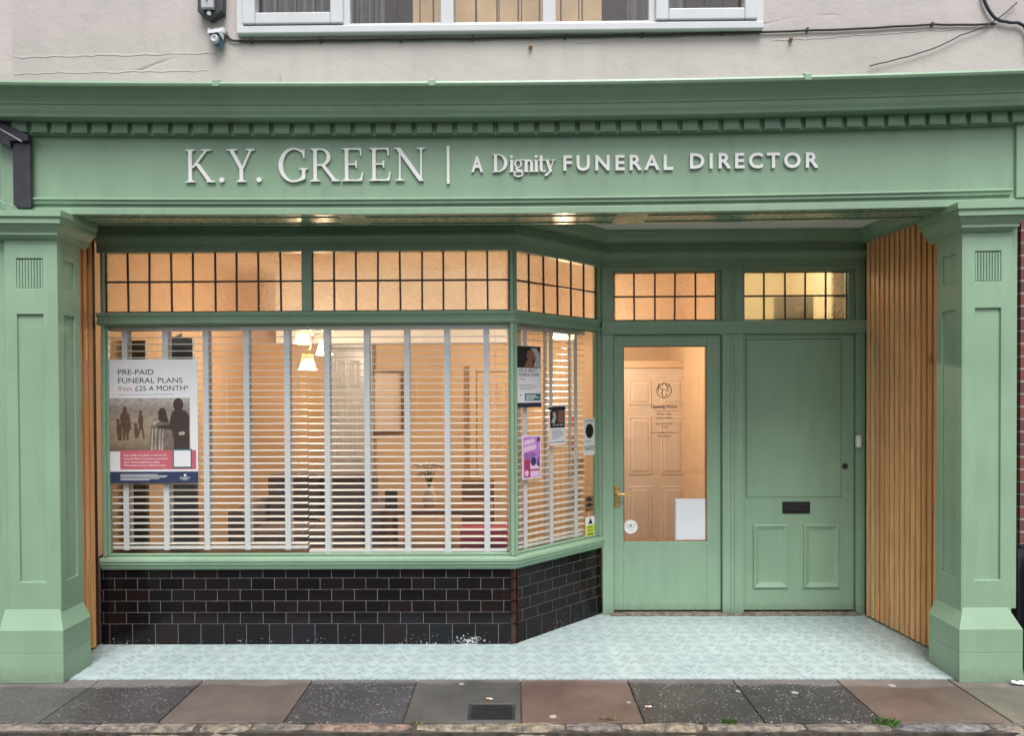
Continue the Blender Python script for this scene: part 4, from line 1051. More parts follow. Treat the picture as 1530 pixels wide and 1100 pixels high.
def g_R(p):
    p.stem(.17, .105, sb=.10, st=.10); p.arc(.34, .735, .30, .265, .115, .045, -90, 90); p.P([(.2, .955), (.36, .955), (.36, 1.0), (.2, 1.0)]); p.P([(.2, .47), (.36, .47), (.36, .515), (.2, .515)])
    p.line(.70, .03, .34, .50, .125); p.P([(.66, 0), (.93, 0), (.93, .026), (.86, .04), (.80, .07), (.70, .05)])
def g_E(p):
    p.stem(.17, .105, sb=.10, st=.10); p.P([(.2, .957), (.60, .957), (.60, 1.0), (.2, 1.0)]); p.P([(.615, 1.0), (.50, .96), (.575, .93), (.59, .77), (.63, .77)])
    p.P([(.2, 0), (.63, 0), (.63, .043), (.2, .043)]); p.P([(.64, 0), (.68, .27), (.645, .27), (.60, .10), (.52, .04)]); p.P([(.2, .49), (.46, .49), (.46, .53), (.2, .53)]); p.P([(.45, .40), (.485, .40), (.485, .62), (.45, .62), (.43, .53), (.43, .49)])
def g_N(p):
    p.stem(.15, .05, sb=.11, st=0); p.stem(.80, .05, 0, 1, st=.11); p.line(.735, -.01, .03, .99, .145); p.P([(-.02, 1.0), (.175, 1.0), (.16, .93), (.05, .965), (-.02, .972)])
def g_D(p):
    p.stem(.19, .15, sb=.08, st=.08); p.arc(.28, .5, .50, .5, .17, .045, -90, 90); p.P([(.2, .955), (.3, .955), (.3, 1.0), (.2, 1.0)]); p.P([(.2, 0), (.3, 0), (.3, .045), (.2, .045)])
def g_i(p): p.stem(.13, .15, 0, .64, sb=.05); p.P([(0, .64), (.12, .66), (.12, .6), (0, .61)]); p.arc(.125, .80, .075, .075, .0749, .0749, 0, 360)
def g_g(p):
    p.arc(.22, .43, .20, .22, .09, .045, 0, 360); p.arc(.23, -.10, .25, .17, .06, .07, 0, 360); p.P([(.10, .10), (.34, .04), (.44, -.02), (.44, .10), (.2, .16), (.14, .25), (.07, .2)]); p.P([(.34, .60), (.48, .60), (.48, .67), (.36, .66)])
def g_n(p):
    p.stem(.13, .15, 0, .64, sb=.05); p.P([(0, .64), (.12, .66), (.12, .6), (0, .61)]); p.arc(.28, .42, .20, .23, .125, .08, 0, 150); p.stem(.4175, .15, 0, .43, sb=.05)
def g_t(p): p.stem(.14, .15, .08, .86); p.P([(0, .58), (.32, .58), (.32, .64), (0, .64)]); p.arc(.25, .13, .17, .14, .125, .055, 180, 330)
def g_y(p): p.line(.24, .0, .04, .62, .15); p.line(.19, -.1, .43, .62, .06); p.serif(-.03, .26, .64, -1); p.serif(.32, .56, .64, -1); p.P([(.25, .02), (.18, -.16), (.06, -.24), (-.02, -.2), (.02, -.1), (.1, -.14), (.2, .02)])
def dot(p, x): p.arc(x, .065, .075, .075, .0749, .0749, 0, 360)
SIGN = thing('shop_sign', 'raised white lettering of the funeral director on the green fascia', 'sign', (0, YF, 2.99))
ys = YF-.016
s_ = lambda px: X(px, ys)
b = MB(); H = .190; zb = Z(269.5, ys)
kz = lambda px: zb+0.00035*(px-277)*0
for g, px in ((g_K, 277), (g_Y, 341), (g_G, 418), (g_R, 464.5), (g_E, 511.5), (g_E, 552.5), (g_N, 592)):
    pen = Pen(b, s_(px)-.0, zb, H, ys, .012); g(pen)
pen = Pen(b, s_(332.5), zb, H, ys, .012); dot(pen, 0); pen = Pen(b, s_(388.5), zb, H, ys, .012); dot(pen, 0)
b.build('business_name', 'lettering', SIGN)
b = MB(); b.box(s_(669.5), s_(673.5), ys, ys+.012, Z(274.5, ys), Z(218.5, ys)); b.build('divider_bar', 'lettering', SIGN)
b = MB(); zt = Z(260.5, ys)
b.text('A', .085, s_(706), Z(257, ys), ys, .012, bold=.028, width=s_(723.5)-s_(706)); b.build('tagline_word', 'lettering', SIGN)
b = MB(); b.text('FUNERAL', .083, s_(843), Z(256, ys), ys, .012, bold=.022, space=1.35, width=s_(1006)-s_(843)); b.build('tagline_word', 'lettering', SIGN)
b = MB(); b.text('DIRECTOR', .083, s_(1031), Z(254.5, ys), ys, .012, bold=.022, space=1.35, width=s_(1221)-s_(1031)); b.build('tagline_word', 'lettering', SIGN)
b = MB(); hh = .100; zz = Z(258, ys)
for g, px, k in ((g_D, 736.5, 1.04), (g_i, 762.5, 1.1), (g_g, 769.5, 1.1), (g_n, 784, 1.1), (g_i, 799, 1.1), (g_t, 806, 1.1), (g_y, 815.5, 1.1)):
    pen = Pen(b, s_(px), zz, hh*k, ys, .012, 1.12 if g is g_D else 1.0); g(pen)
b.build('script_word', 'lettering', SIGN)

# decal on the door glass
yd = .0285
b = MB(M_DOOR); cx, cz_ = X(993, YD), Z(585, YD)
b.ring(cx, cz_, (.057, .057), (.0515, .0515), yd, yd+.0008)
for g, dx, dz, hh in ((g_K, -.050, .000, .050), (g_Y, .006, .000, .050), (g_G, -.022, -.044, .050)): g(Pen(b, cx+dx, cz_+dz, hh, yd, .0008))
o = b.build('monogram', 'ink', door1)
b = MB(M_DOOR)
b.text('Opening Hours:', .021, X(993, YD), Z(611, YD), yd, align='CENTER', bold=.03)
for s__, py in (('Monday - Friday', 621), ('8.30am to 5.00pm', 627), ('Saturday & Sunday', 635.5), ('Closed', 640.5), ('We are available 24 hours on', 649), ('01206 482154', 654.5)):
    b.text(s__, .0115, X(993, YD), Z(py, YD), yd, align='CENTER', bold=.022)
b.box(X(979, YD), X(1014, YD), yd, yd+.0008, Z(615.6, YD), Z(615, YD))
b.build('opening_hours', 'ink', door1)

# ------------------------------------------------------------------ posters, stickers
def lines_of(b, x0, x1, z_top, n, pitch, th, y, seed=1):
    rnd = random.Random(seed)
    for i in range(n): b.box(x0, x0+(x1-x0)*rnd.uniform(.72, 1.0) if i < n-1 else x0+(x1-x0)*.6, y, y+.0004, z_top-i*pitch-th, z_top-i*pitch)
PX0, PX1, PZ0, PZ1 = X(156, YB)-XC, X(290.5, YB)-XC, Z(721, YB), Z(534, YB)
W_, H_ = PX1-PX0, PZ1-PZ0
pu = lambda u: PX0+W_*(u-85)/(795-85)      # measured on the enlarged poster
pv_ = lambda v: PZ1-H_*(v-70)/(1060-70)
yP = .0245
post = thing('poster', 'large pre-paid plans poster with a family photo in the left of the main window', 'poster', tuple(M_FRONT @ Vector(((PX0+PX1)/2, yP, PZ0))))
b = MB(M_FRONT); b.box(PX0, PX1, yP, yP+.0015, PZ0, PZ1); b.build('paper', 'paper', post)
b = MB(M_FRONT); y1 = yP-.0008
b.text('PRE-PAID', pv_(150)-pv_(192), pu(160), pv_(192), y1, width=pu(445)-pu(160)); b.text('FUNERAL PLANS', pv_(217)-pv_(258), pu(162), pv_(258), y1, width=pu(677)-pu(162)); b.text('£25 A MONTH*', pv_(281)-pv_(321), pu(296), pv_(321), y1, width=pu(725)-pu(296))
b.build('heading', 'ink', post)
b = MB(M_FRONT)
b.text('from', (pv_(281)-pv_(321))*.95, pu(158), pv_(321), y1, width=pu(270)-pu(158))
for v in b.b.verts: v.co.x += (v.co.z-pv_(321))*.2
b.build('heading_word', 'ink_rose', post)
b = MB(M_FRONT); b.box(pu(85), pu(733), y1+.0002, y1+.0007, pv_(805), pv_(378)); o = b.build('photograph', 'field', post, origin=None)
# its texture coordinates start at the picture's lower edge
for v in o.data.vertices: pass
def person(b, cx, zf, h, w, y, skirt=False):
    head = h*.075
    b.disc(cx, zf+h*.92, head*.85, head*1.05, y, y+.0003, 16)
    if skirt: pts = [(-.9, 0), (.9, 0), (.62, .45), (.5, .58), (.75, .70), (.62, .80), (.2, .86), (-.2, .86), (-.62, .80), (-.75, .70), (-.5, .58), (-.62, .45)]
    else: pts = [(-.55, 0), (-.1, 0), (-.02, .42), (.1, .42), (.15, 0), (.6, 0), (.62, .45), (.85, .42), (.92, .62), (.72, .78), (.2, .86), (-.2, .86), (-.72, .78), (-.92, .62), (-.85, .42), (-.62, .45)]
    b.poly([(cx+w*p[0], zf+h*p[1]) for p in pts], y, y+.0003)
def shape(b, pts, y): b.poly([(pu(u), pv_(v)) for u, v in pts], y, y+.0002)
def head(b, u, v, ru, rv, y): b.disc(pu(u), pv_(v), pu(u+ru)-pu(u), pv_(v)-pv_(v+rv), y, y+.0002, 18)
b = MB(M_FRONT); y2 = y1-.0002
head(b, 212, 467, 18, 23, y2); shape(b, [(198, 486), (178, 505), (174, 560), (188, 630), (198, 715), (212, 716), (218, 640), (226, 716), (240, 716), (246, 640), (262, 628), (258, 560), (246, 508), (226, 486)], y2)
head(b, 157, 562, 15, 16, y2); shape(b, [(146, 580), (146, 640), (154, 716), (184, 716), (186, 640), (180, 590), (168, 578)], y2-.00004)
head(b, 298, 592, 16, 16, y2); shape(b, [(288, 608), (286, 650), (294, 700), (314, 700), (318, 645), (310, 608)], y2-.00004)
head(b, 338, 492, 13, 17, y2); shape(b, [(326, 510), (316, 560), (326, 604), (304, 690), (318, 694), (342, 622), (358, 704), (372, 704), (356, 600), (361, 545), (350, 510)], y2-.00008)
b.build('distant_figures', 'print_brown', post)
b = MB(M_FRONT); y2 = y1-.0005
head(b, 641, 432, 41, 52, y2); shape(b, [(622, 470), (596, 488), (578, 530), (568, 592), (470, 602), (478, 626), (588, 634), (600, 700), (606, 803), (726, 803), (728, 520), (706, 488), (668, 470)], y2-.0001)
b.build('near_figure', 'print_dark', post)
b = MB(M_FRONT); y2 = y1-.0004
shape(b, [(486, 536), (440, 566), (424, 596), (420, 640), (400, 795), (600, 795), (596, 660), (574, 566), (545, 545)], y2); b.build('shawled_figure', 'print_grey', post)
b = MB(M_FRONT)
for u in (425, 452, 486, 508): shape(b, [(u+6, 620), (u+12, 620), (u+8, 795), (u-6, 795)], y2-.00025)
shape(b, [(430, 578), (505, 535), (512, 552), (440, 600)], y2-.00025); b.build('shawl_folds', 'print_pale', post)
b = MB(M_FRONT); head(b, 513, 502, 33, 45, y2-.0003); shape(b, [(484, 505), (480, 556), (510, 572), (566, 580), (545, 505)], y2-.00055); b.build('dark_hair', 'print_dark', post)
b = MB(M_FRONT); shape(b, [(640, 655), (680, 646), (694, 660), (684, 676), (648, 678)], y1-.0008); b.build('hand', 'print_pale', post)
b = MB(M_FRONT); b.box(pu(172), pu(780), y1-.0012, y1-.0008, pv_(948), pv_(797)); o = b.build('rose_panel', 'rose_panel', post)
b = MB(M_FRONT); yy = y1-.0016
for s__, v0, u1 in (('Pop inside and speak to one of our', 843, 545), ('Funeral Plan Consultants and start', 871, 555), ('your funeral planning today.', 899, 490), ('Alternatively visit our website for more', 925, 538)):
    b.text(s__, (pv_(825)-pv_(845))*.8, pu(203), pv_(v0), yy, .0004, width=pu(u1)-pu(203))
b.build('panel_text', 'white_ink', o)
b = MB(M_FRONT); b.box(pu(593), pu(748), y1-.0022, y1-.0016, pv_(940), pv_(788)); o = b.build('code_panel', 'teal', post)
b = MB(M_FRONT); b.box(pu(604), pu(737), y1-.0027, y1-.0023, pv_(929), pv_(799)); b.build('blank_square', 'paper', o)
b = MB(M_FRONT); b.box(pu(86), pu(795), y1-.0002, y1+.0004, pv_(1060), pv_(968)); o = b.build('navy_footer', 'navy', post)
b = MB(M_FRONT); lines_of(b, pu(172), pu(565), pv_(989), 5, (pv_(989)-pv_(1000)), (pv_(989)-pv_(993)), y1-.0007); b.disc(pu(690), pv_(998), pu(700)-pu(690), pu(700)-pu(690), y1-.0007, y1-.0003); b.text('DIGNITY', pv_(1012)-pv_(1026), pu(690), pv_(1027), y1-.0007, .0004, 'CENTER', bold=.01, width=None); b.box(pu(668), pu(712), y1-.0007, y1-.0003, pv_(1036), pv_(1033))
b.build('footer_text', 'white_ink', o)
b = MB(M_FRONT); b.box(pu(160), pu(606), y1, y1+.0004, pv_(352), pv_(349)); b.build('small_print', 'ink_grey', post)

# posters on the splayed window: helper maps photo pixels to the glass plane
def sp_u(px):
    # intersection of the sight line with the splayed glass plane
    k = (px-765)/FPX; c, s = math.cos(ALPHA), math.sin(ALPHA); y0 = YB+.028*c; x0 = XC-.028*s
    return (k*y0-x0)/(c-k*s)
def sp_z(px, py): u = sp_u(px); d = YB+.028*math.cos(ALPHA)+u*math.sin(ALPHA); return Z(py, d)
def on_splay(px0, px1, pyt, pyb): 
    u0, u1 = sp_u(px0), sp_u(px1); pm = (px0+px1)/2
    return u0, u1, sp_z(pm, pyb), sp_z(pm, pyt)
def sheet(name, label, cat, q, mat='paper', y=.0245, th=.0012, warp=0):
    u0, u1, z0, z1 = q
    r = thing(name, label, cat, tuple(M_SPLAY @ Vector(((u0+u1)/2, y, z0))))
    b = MB(M_SPLAY)
    if warp:
        b.poly([(u0+.006, z0), (u1, z0+.004), (u1-.002, z0+(z1-z0)*.5), (u1-.004, z1-.03), (u1+.003, z1-.008), (u1-.01, z1), (u0+.02, z1-.004), (u0-.008, z1-.015), (u0+.004, z1-.04), (u0-.003, z0+(z1-z0)*.5)], y, y+th)
    else: b.box(u0, u1, y, y+th, z0, z1)
    b.build('paper', mat, r)
    U = lambda t: u0+(u1-u0)*t
    V = lambda t: z0+(z1-z0)*t
    return r, U, V
yy = .0238
r, U, V = sheet('poster', 'narrow poster with a woman\'s portrait and teal panel at the top of the splayed window', 'poster', on_splay(771.5, 808, 517, 609))
b = MB(M_SPLAY); b.box(U(0.01), U(.97), yy, yy+.0004, V(.64), V(.99)); o = b.build('portrait_photo', 'black', r)
b = MB(M_SPLAY); b.disc(U(.62), V(.85), (U(1)-U(0))*.22, (V(1)-V(0))*.095, yy-.0004, yy-.0001); b.poly([(U(.30), V(.65)), (U(.70), V(.65)), (U(.66), V(.74)), (U(.5), V(.80)), (U(.38), V(.74))], yy-.0005, yy-.0001); b.build('portrait', 'skin_print', o)
b = MB(M_SPLAY); b.poly([(U(.72), V(.65)), (U(.96), V(.65)), (U(.95), V(.88)), (U(.80), V(.965)), (U(.58), V(.96)), (U(.70), V(.88)), (U(.78), V(.80)), (U(.72), V(.72))], yy-.0008, yy-.0004); b.build('portrait_hair', 'hair_print', o)
b = MB(M_SPLAY); b.text('ASK US ABOUT', .022, U(.08), V(.575), yy, width=U(.82)-U(.08)); b.text('FUNERAL PLANS', .022, U(.08), V(.505), yy, width=U(.92)-U(.08)); b.box(U(0), U(1), yy, yy+.0004, V(0), V(.075)); b.build('heading', 'ink', r)
b = MB(M_SPLAY); b.text('today', .018, U(.08), V(.44), yy, width=U(.33)-U(.08)); b.build('heading_word', 'ink_rose', r)
b = MB(M_SPLAY); lines_of(b, U(.1), U(.85), V(.37), 4, (V(1)-V(0))*.025, .0022, yy); b.disc(U(.16), V(.20), .006, .006, yy, yy+.0004); b.build('small_print', 'ink_grey', r)
b = MB(M_SPLAY); b.box(U(.32), U(.97), yy, yy+.0004, V(.11), V(.225)); o = b.build('teal_panel', 'teal', r)
b = MB(M_SPLAY); lines_of(b, U(.36), U(.92), V(.20), 3, (V(1)-V(0))*.03, .006, yy-.0004); b.build('panel_text', 'white_ink', o)
r, U, V = sheet('poster', 'curling black and white notice with a torn dark top edge, middle of the splayed window', 'notice', on_splay(819.5, 845, 606, 666), warp=1)
b = MB(M_SPLAY); b.box(U(.06), U(.92), yy, yy+.0004, V(.44), V(.86)); b.poly([(U(-.08), V(.92)), (U(.2), V(.86)), (U(.94), V(.87)), (U(.96), V(.97)), (U(.3), V(.97)), (U(.0), V(.95))], yy-.0003, yy+.0003); b.box(U(.06), U(.92), yy, yy+.0004, V(.075), V(.09)); o = b.build('dark_print', 'black', r)
b = MB(M_SPLAY); b.poly([(U(.12), V(.58)), (U(.32), V(.54)), (U(.42), V(.72)), (U(.36), V(.84)), (U(.2), V(.82)), (U(.24), V(.70))], yy-.0006, yy-.0002); b.build('grey_print', 'hair_print', o)
b = MB(M_SPLAY); b.box(U(.5), U(.88), yy-.0006, yy-.0002, V(.56), V(.85)); b.build('red_print', 'skin_print', o)
b = MB(M_SPLAY); lines_of(b, U(.15), U(.85), V(.38), 5, (V(1)-V(0))*.05, .004, yy); b.build('small_print', 'ink_grey', r)
b = MB(M_SPLAY); b.text('WE ARE HERE', .011, U(.2), V(.49), yy-.0006, .0003, width=U(.82)-U(.2)); b.build('caption', 'white_ink', o)
r, U, V = sheet('poster', 'purple and pink leaflet stuck below the portrait poster on the splayed window', 'leaflet', on_splay(779.5, 807.5, 651, 716))
b = MB(M_SPLAY); b.box(U(.05), U(.95), yy, yy+.0004, V(.03), V(.97)); o = b.build('print', 'purple', r)
b = MB(M_SPLAY); b.poly([(U(.08), V(.62)), (U(.75), V(.68)), (U(.72), V(.8)), (U(.08), V(.74))], yy-.0004, yy-.0001); b.poly([(U(.1), V(.78)), (U(.68), V(.83)), (U(.66), V(.93)), (U(.1), V(.89))], yy-.0004, yy-.0001); b.disc(U(.22), V(.14), (U(1)-U(0))*.10, (V(1)-V(0))*.07, yy-.0012, yy-.0008); b.poly([(U(.42), V(.05)), (U(.9), V(.05)), (U(.9), V(.30)), (U(.42), V(.36))], yy-.0004, yy-.0001); b.build('pale_shapes', 'pink_light', o)
b = MB(M_SPLAY); b.box(U(.1), U(.40), yy-.0007, yy-.0004, V(.05), V(.46)); b.box(U(.42), U(.88), yy-.0008, yy-.0005, V(.18), V(.22)); b.build('red_column', 'crimson', o)
b = MB(M_SPLAY); b.disc(U(.58), V(.40), (U(1)-U(0))*.14, (V(1)-V(0))*.105, yy-.0008, yy-.0004); b.poly([(U(.78), V(.30)), (U(.92), V(.26)), (U(.9), V(.36)), (U(.84), V(.40)), (U(.9), V(.5)), (U(.8), V(.48))], yy-.0008, yy-.0004); b.poly([(U(.76), V(.84)), (U(.93), V(.86)), (U(.92), V(.95)), (U(.8), V(.92))], yy-.0008, yy-.0004); lines_of(b, U(.12), U(.8), V(.60), 3, .014, .005, yy-.0007); b.build('dark_shapes', 'navy', o)
r, U, V = sheet('sticker', 'tall white window sticker with a black oval, right edge of the splayed window', 'sticker', on_splay(871.5, 887.5, 626, 681), 'cream')
b = MB(M_SPLAY); b.disc(U(.52), V(.66), (U(1)-U(0))*.36, (V(1)-V(0))*.20, yy, yy+.0004); b.box(U(.12), U(.88), yy, yy+.0004, V(.925), V(.94)); b.text('NAFD', .036, U(.07), V(.13), yy, width=U(.94)-U(.07)); b.build('emblem', 'black', r)
b = MB(M_SPLAY); lines_of(b, U(.15), U(.85), V(.40), 2, .012, .003, yy); b.build('small_print', 'ink_grey', r)
r, U, V = sheet('sticker', 'small green and black emblem sticker above the yellow warning sticker', 'sticker', on_splay(873, 886, 742, 765), 'mid_wood')
b = MB(M_SPLAY); b.poly([(U(.1), V(.72)), (U(.4), V(.95)), (U(.9), V(.70)), (U(.6), V(.66))], yy, yy+.0004); b.poly([(U(.05), V(.42)), (U(.5), V(.55)), (U(.95), V(.40)), (U(.5), V(.28))], yy, yy+.0004); lines_of(b, U(.05), U(.95), V(.18), 2, .012, .005, yy); b.build('emblem', 'black', r)
r, U, V = sheet('sticker', 'yellow and white camera warning sticker low on the splayed window', 'sticker', on_splay(873.5, 887, 773, 803), 'cream')
b = MB(M_SPLAY); b.box(U(.03), U(.97), yy, yy+.0004, V(.03), V(.58)); o = b.build('yellow_panel', 'yellow', r)
b = MB(M_SPLAY)
for s__, t in (('24 hour', .44), ('CCTV in', .27), ('operation', .10)): b.text(s__, .014, U(.5), V(t), yy-.0005, .0004, 'CENTER', bold=.02, xs=.8)
b.poly([(U(.3), V(.64)), (U(.78), V(.64)), (U(.54), V(.94))], yy-.0002, yy+.0002); b.build('warning_print', 'black', r)
# notices on the inner wall, seen past the splayed window
o = MB().box(X(851, 7.0)-.0, X(862, 7.0), 7.03, 7.04, Z(640, 7.0), Z(622, 7.0)).build('wall_notice', 'orange_print', None, origin=(X(851, 7), 7.04, Z(631, 7))); tag(o, 'small orange and black notice inside, upper one beside the torn notice', 'notice')
o = MB().box(X(849, 7.0), X(860, 7.0), 7.03, 7.04, Z(675, 7.0), Z(652, 7.0)).build('wall_notice', 'orange_print', None, origin=(X(848, 7), 7.04, Z(662, 7))); tag(o, 'small rust coloured notice inside, lower one beside the torn notice', 'notice')
# door sheet and round sticker
b = MB(M_DOOR); y0 = .0265
o = b.box(X(1008.5, YD), X(1055, YD), y0, y0+.0015, Z(810.5, YD), Z(747.5, YD))
rt = thing('paper_notice', 'blank backed white paper sheet taped at the lower right of the door glass', 'notice', (X(1031, YD), YD, Z(810, YD)))
b.build('paper', 'paper', rt)
b = MB(M_DOOR); lines_of(b, X(1013, YD), X(1051, YD), Z(753, YD), 18, .0155, .0018, y0-.0004, 4); b.build('show_through_text', 'white_ink', rt)
b = MB(M_DOOR)
for (a0, a1, c0, c1) in ((1008.5, 1010.5, 750, 808),): b.box(X(a0, YD), X(a1, YD), y0-.0006, y0-.0001, Z(c1, YD), Z(c0, YD))
b.build('tape_edge', 'grey_pipe', rt)
rt = thing('sticker', 'round white sticker at the lower left of the door glass', 'sticker', (X(942, YD), YD, Z(789.5, YD)))
b = MB(M_DOOR); b.disc(X(942.3, YD), Z(789.5, YD), .052, .052, y0, y0+.0012, 40); b.build('disc', 'cream', rt)
b = MB(M_DOOR); y3 = y0-.0005; cx, cz_ = X(942.3, YD), Z(789.5, YD)
b.text('DOG', .020, cx, cz_+.004, y3, .0004, 'CENTER', space=1.3) if False else None
b.ring(cx-.026, cz_+.010, (.010, .013), (.008, .011), y3, y3+.0004, n=20); b.ring(cx+.027, cz_+.010, (.010, .013), (.008, .011), y3, y3+.0004, n=20)
b.text('FRIENDLY', .007, cx, cz_-.012, y3, .0004, 'CENTER', space=1.2); b.box(cx-.02, cx+.02, y3, y3+.0004, cz_-.028, cz_-.026); b.build('print', 'ink_grey', rt)
b = MB(M_DOOR); b.disc(cx, cz_+.006, .007, .006, y3, y3+.0004, 12)
for dx, dz in ((-.007, .013), (-.0025, .018), (.0025, .018), (.007, .013)): b.disc(cx+dx, cz_+dz, .0022, .003, y3, y3+.0004, 8)
b.build('paw_print', 'black', rt)

# ------------------------------------------------------------------ things on the wall
# projecting bracket at the left end of the fascia
yb = YF-.05
b = MB(); x0, x1 = X(18, yb), X(44.5, yb)
br = thing('wall_bracket', 'black angled metal bracket at the left end of the fascia', 'bracket', ((x0+x1)/2, YF, Z(306, yb)))
b.box(x0, x1, yb, YF-.0285, Z(306, yb), Z(208, yb)); b.build('upright', 'black_metal', br, bevel=.005)
b = MB(); b.poly([(x1, Z(207.5, yb)), (x1, Z(198, yb)), (X(-60, yb), Z(146, yb)), (X(-60, yb), Z(178, yb)), (x0, Z(217, yb)), (x0, Z(207.5, yb))], yb-.02, YF-.030); b.build('arm', 'black_metal', br, bevel=.004)
b = MB(); b.tube([(X(-50, yb), yb-.025, Z(158, yb)), (X(37, yb), yb-.025, Z(209, yb))], .006); b.build('conduit', 'grey_pipe', br)
b = MB(); yy2 = YF-.035
o = b.tube([(X(-20, yy2), yy2, Z(285, yy2)), (X(-4, yy2), yy2, Z(292, yy2)), (X(6, yy2), yy2-.01, Z(300, yy2)), (X(18, yy2), yy2-.03, Z(303.5, yy2)), (X(24, yy2), yy2-.03, Z(305, yy2)), (X(27, yy2), yy2-.01, Z(310, yy2)), (X(28.5, yy2), yy2, Z(318, yy2))], .005).build('pale_cable', 'green', None, smooth=True, origin=(X(10, yy2), yy2, Z(302, yy2))); tag(o, 'pale painted cable looping under the black bracket', 'cable')
# pointed dark lantern base, above the camera
yl = YW-.06
L0, L1, Lm = X(298.5, yl), X(337.5, yl), X(317, yl)
al = thing('wall_lantern', 'dark pointed metal wall lantern at the top edge, left of the upstairs window', 'lantern', (Lm, YW, Z(0, yl)))
zz = lambda py: Z(py, yl)
b = MB(); b.poly([(L0, zz(-60)), (L0, zz(15)), (Lm-.005, zz(26.5)), (L1-.005, zz(15)), (L1, zz(-60))], yl, YW-.001); b.build('backplate', 'black_metal', al, bevel=.006)
b = MB(); b.box(X(307, yl), X(325.5, yl), yl-.03, yl-.0005, zz(14), zz(-60)); b.build('lantern_face', 'grey_pipe', al, bevel=.004)
b = MB(); b.lathe([(.012, 0), (.012, .01), (0, .014)], (Lm-.001, yl-.001, zz(19)), 'Y', 14); b.build('bolt', 'cream', al)
b = MB(); b.tube([(X(313, yl), yl-.035, zz(-8)), (X(316, yl), yl-.035, zz(2)), (X(317, yl), yl-.035, zz(5))], .003); b.build('wire', 'cable', al)
# security camera
yc = YW-.055
cm = thing('security_camera', 'white weathered security camera on the wall below the lantern', 'security camera', (X(327, yc), YW, Z(50, yc)))
zc = lambda py: Z(py, yc); xc = lambda px: X(px, yc)
b = MB()
hood = [((318, 33), (332, 32)), ((315, 49), (337, 49))]
b.add([(xc(318), YW-.005, zc(33)), (xc(333), YW-.005, zc(32)), (xc(336), yc-.02, zc(47)), (xc(314.5), yc-.02, zc(48.5)),
       (xc(318), YW-.005, zc(40)), (xc(334), YW-.005, zc(40)), (xc(338), yc, zc(60)), (xc(331), yc-.02, zc(49.5)), (xc(315.5), yc-.02, zc(51))],
      [(0, 1, 2, 3), (1, 5, 6, 2), (0, 3, 8, 4), (3, 2, 7, 8), (2, 6, 7), (4, 8, 7, 6, 5)])
b.box(xc(312.5), xc(316), yc+.01, YW-.01, zc(46), zc(39)); b.box(xc(335), xc(338), yc+.01, YW-.01, zc(46), zc(39))
b.build('hood', 'white_pvc', cm, bevel=.003)
b = MB(); b.add([(xc(316), yc-.01, zc(50)), (xc(332), yc-.01, zc(49)), (xc(336), yc+.015, zc(62)), (xc(333), yc+.02, zc(67)), (xc(325), yc+.02, zc(67)), (xc(319), yc+.015, zc(60)), (xc(318), YW-.01, zc(45)), (xc(334), YW-.01, zc(45)), (xc(333), YW-.01, zc(64)), (xc(324), YW-.01, zc(64))],
      [(0, 1, 2, 3, 4, 5), (6, 9, 8, 7), (0, 5, 6), (5, 4, 9, 6), (4, 3, 8, 9), (3, 2, 7, 8), (2, 1, 7), (1, 0, 6, 7)]); b.build('camera_body', 'lens', cm, bevel=.003)
b = MB(); b.lathe([(.024, 0), (.024, .02), (.018, .024), (0, .018)], (xc(325), yc+.004, zc(57.5)), 'Y', 18); b.build('lens_ring', 'grey_pipe', cm)
# cables clipped below the window
def cable(pts, r, name, label, mat='cable', y=YW-.012):
    P = []
    for i in range(len(pts)-1):
        for t in (0, .25, .5, .75): P.append((pts[i][0]*(1-t)+pts[i+1][0]*t, pts[i][1]*(1-t)+pts[i+1][1]*t))
    P.append(pts[-1])
    b = MB(); b.tube([(X(px, y), y, Z(py, y)+.0012*math.sin(i*1.7)) for i, (px, py) in enumerate(P)], r, 7)
    o = b.build(name, mat, None, smooth=True, origin=(X(pts[0][0], y), y, Z(pts[0][1], y))); tag(o, label, 'cable'); return o
cable([(338, 42), (341, 46), (343, 52), (348, 58), (356, 60), (420, 61), (500, 60.5), (600, 60), (700, 60), (800, 59), (900, 58), (1000, 57), (1100, 55.5), (1200, 53), (1270, 51.5), (1330, 48.5), (1390, 46), (1440, 47), (1480, 46)], .0065, 'black_cable', 'black cable clipped along the wall under the upstairs window')
cable([(1462, -30), (1462, 0), (1464, 12), (1470, 25), (1478, 36), (1486, 41), (1500, 44), (1515, 45), (1523, 50), (1528, 62), (1530, 90)], .009, 'looping_cable', 'thick blue black cable curving down at the top right corner', 'cable_blue', y=YW-.02)
cable([(1512, 15), (1490, 34), (1465, 50), (1430, 62), (1398, 78), (1362, 90), (1330, 98), (1296, 106)], .0035, 'thin_wire', 'thin loose black wire slanting across the wall at top right', 'cable', y=YW-.02)
b = MB()
for px, py in ((380, 61), (483, 61), (602, 61), (709, 60), (846, 59.5), (960, 58), (1078, 55.5), (1203, 52), (1386, 46)): b.box(X(px, YW)-.006, X(px, YW)+.006, YW-.019, YW-.0005, Z(py, YW)-.014, Z(py, YW)+.006)
b.build('cable_clips', 'black', upper)
b = MB()
for px, py in ((795, 74), (1179, 67)): b.lathe([(.012, 0), (.010, .02), (.006, .03), (0, .031)], (X(px, YW), YW-.0005, Z(py, YW)), 'Y', 10)
b.build('wall_plugs', 'mid_wood', upper)
b = MB(); b.tube([(X(421, YW), YW-.006, 3.585), (X(422, YW), YW-.007, 3.52), (X(420, YW), YW-.006, 3.43)], .0032); b.build('render_scratch', 'render', upper)  # thin raised streak for the scratch in the render
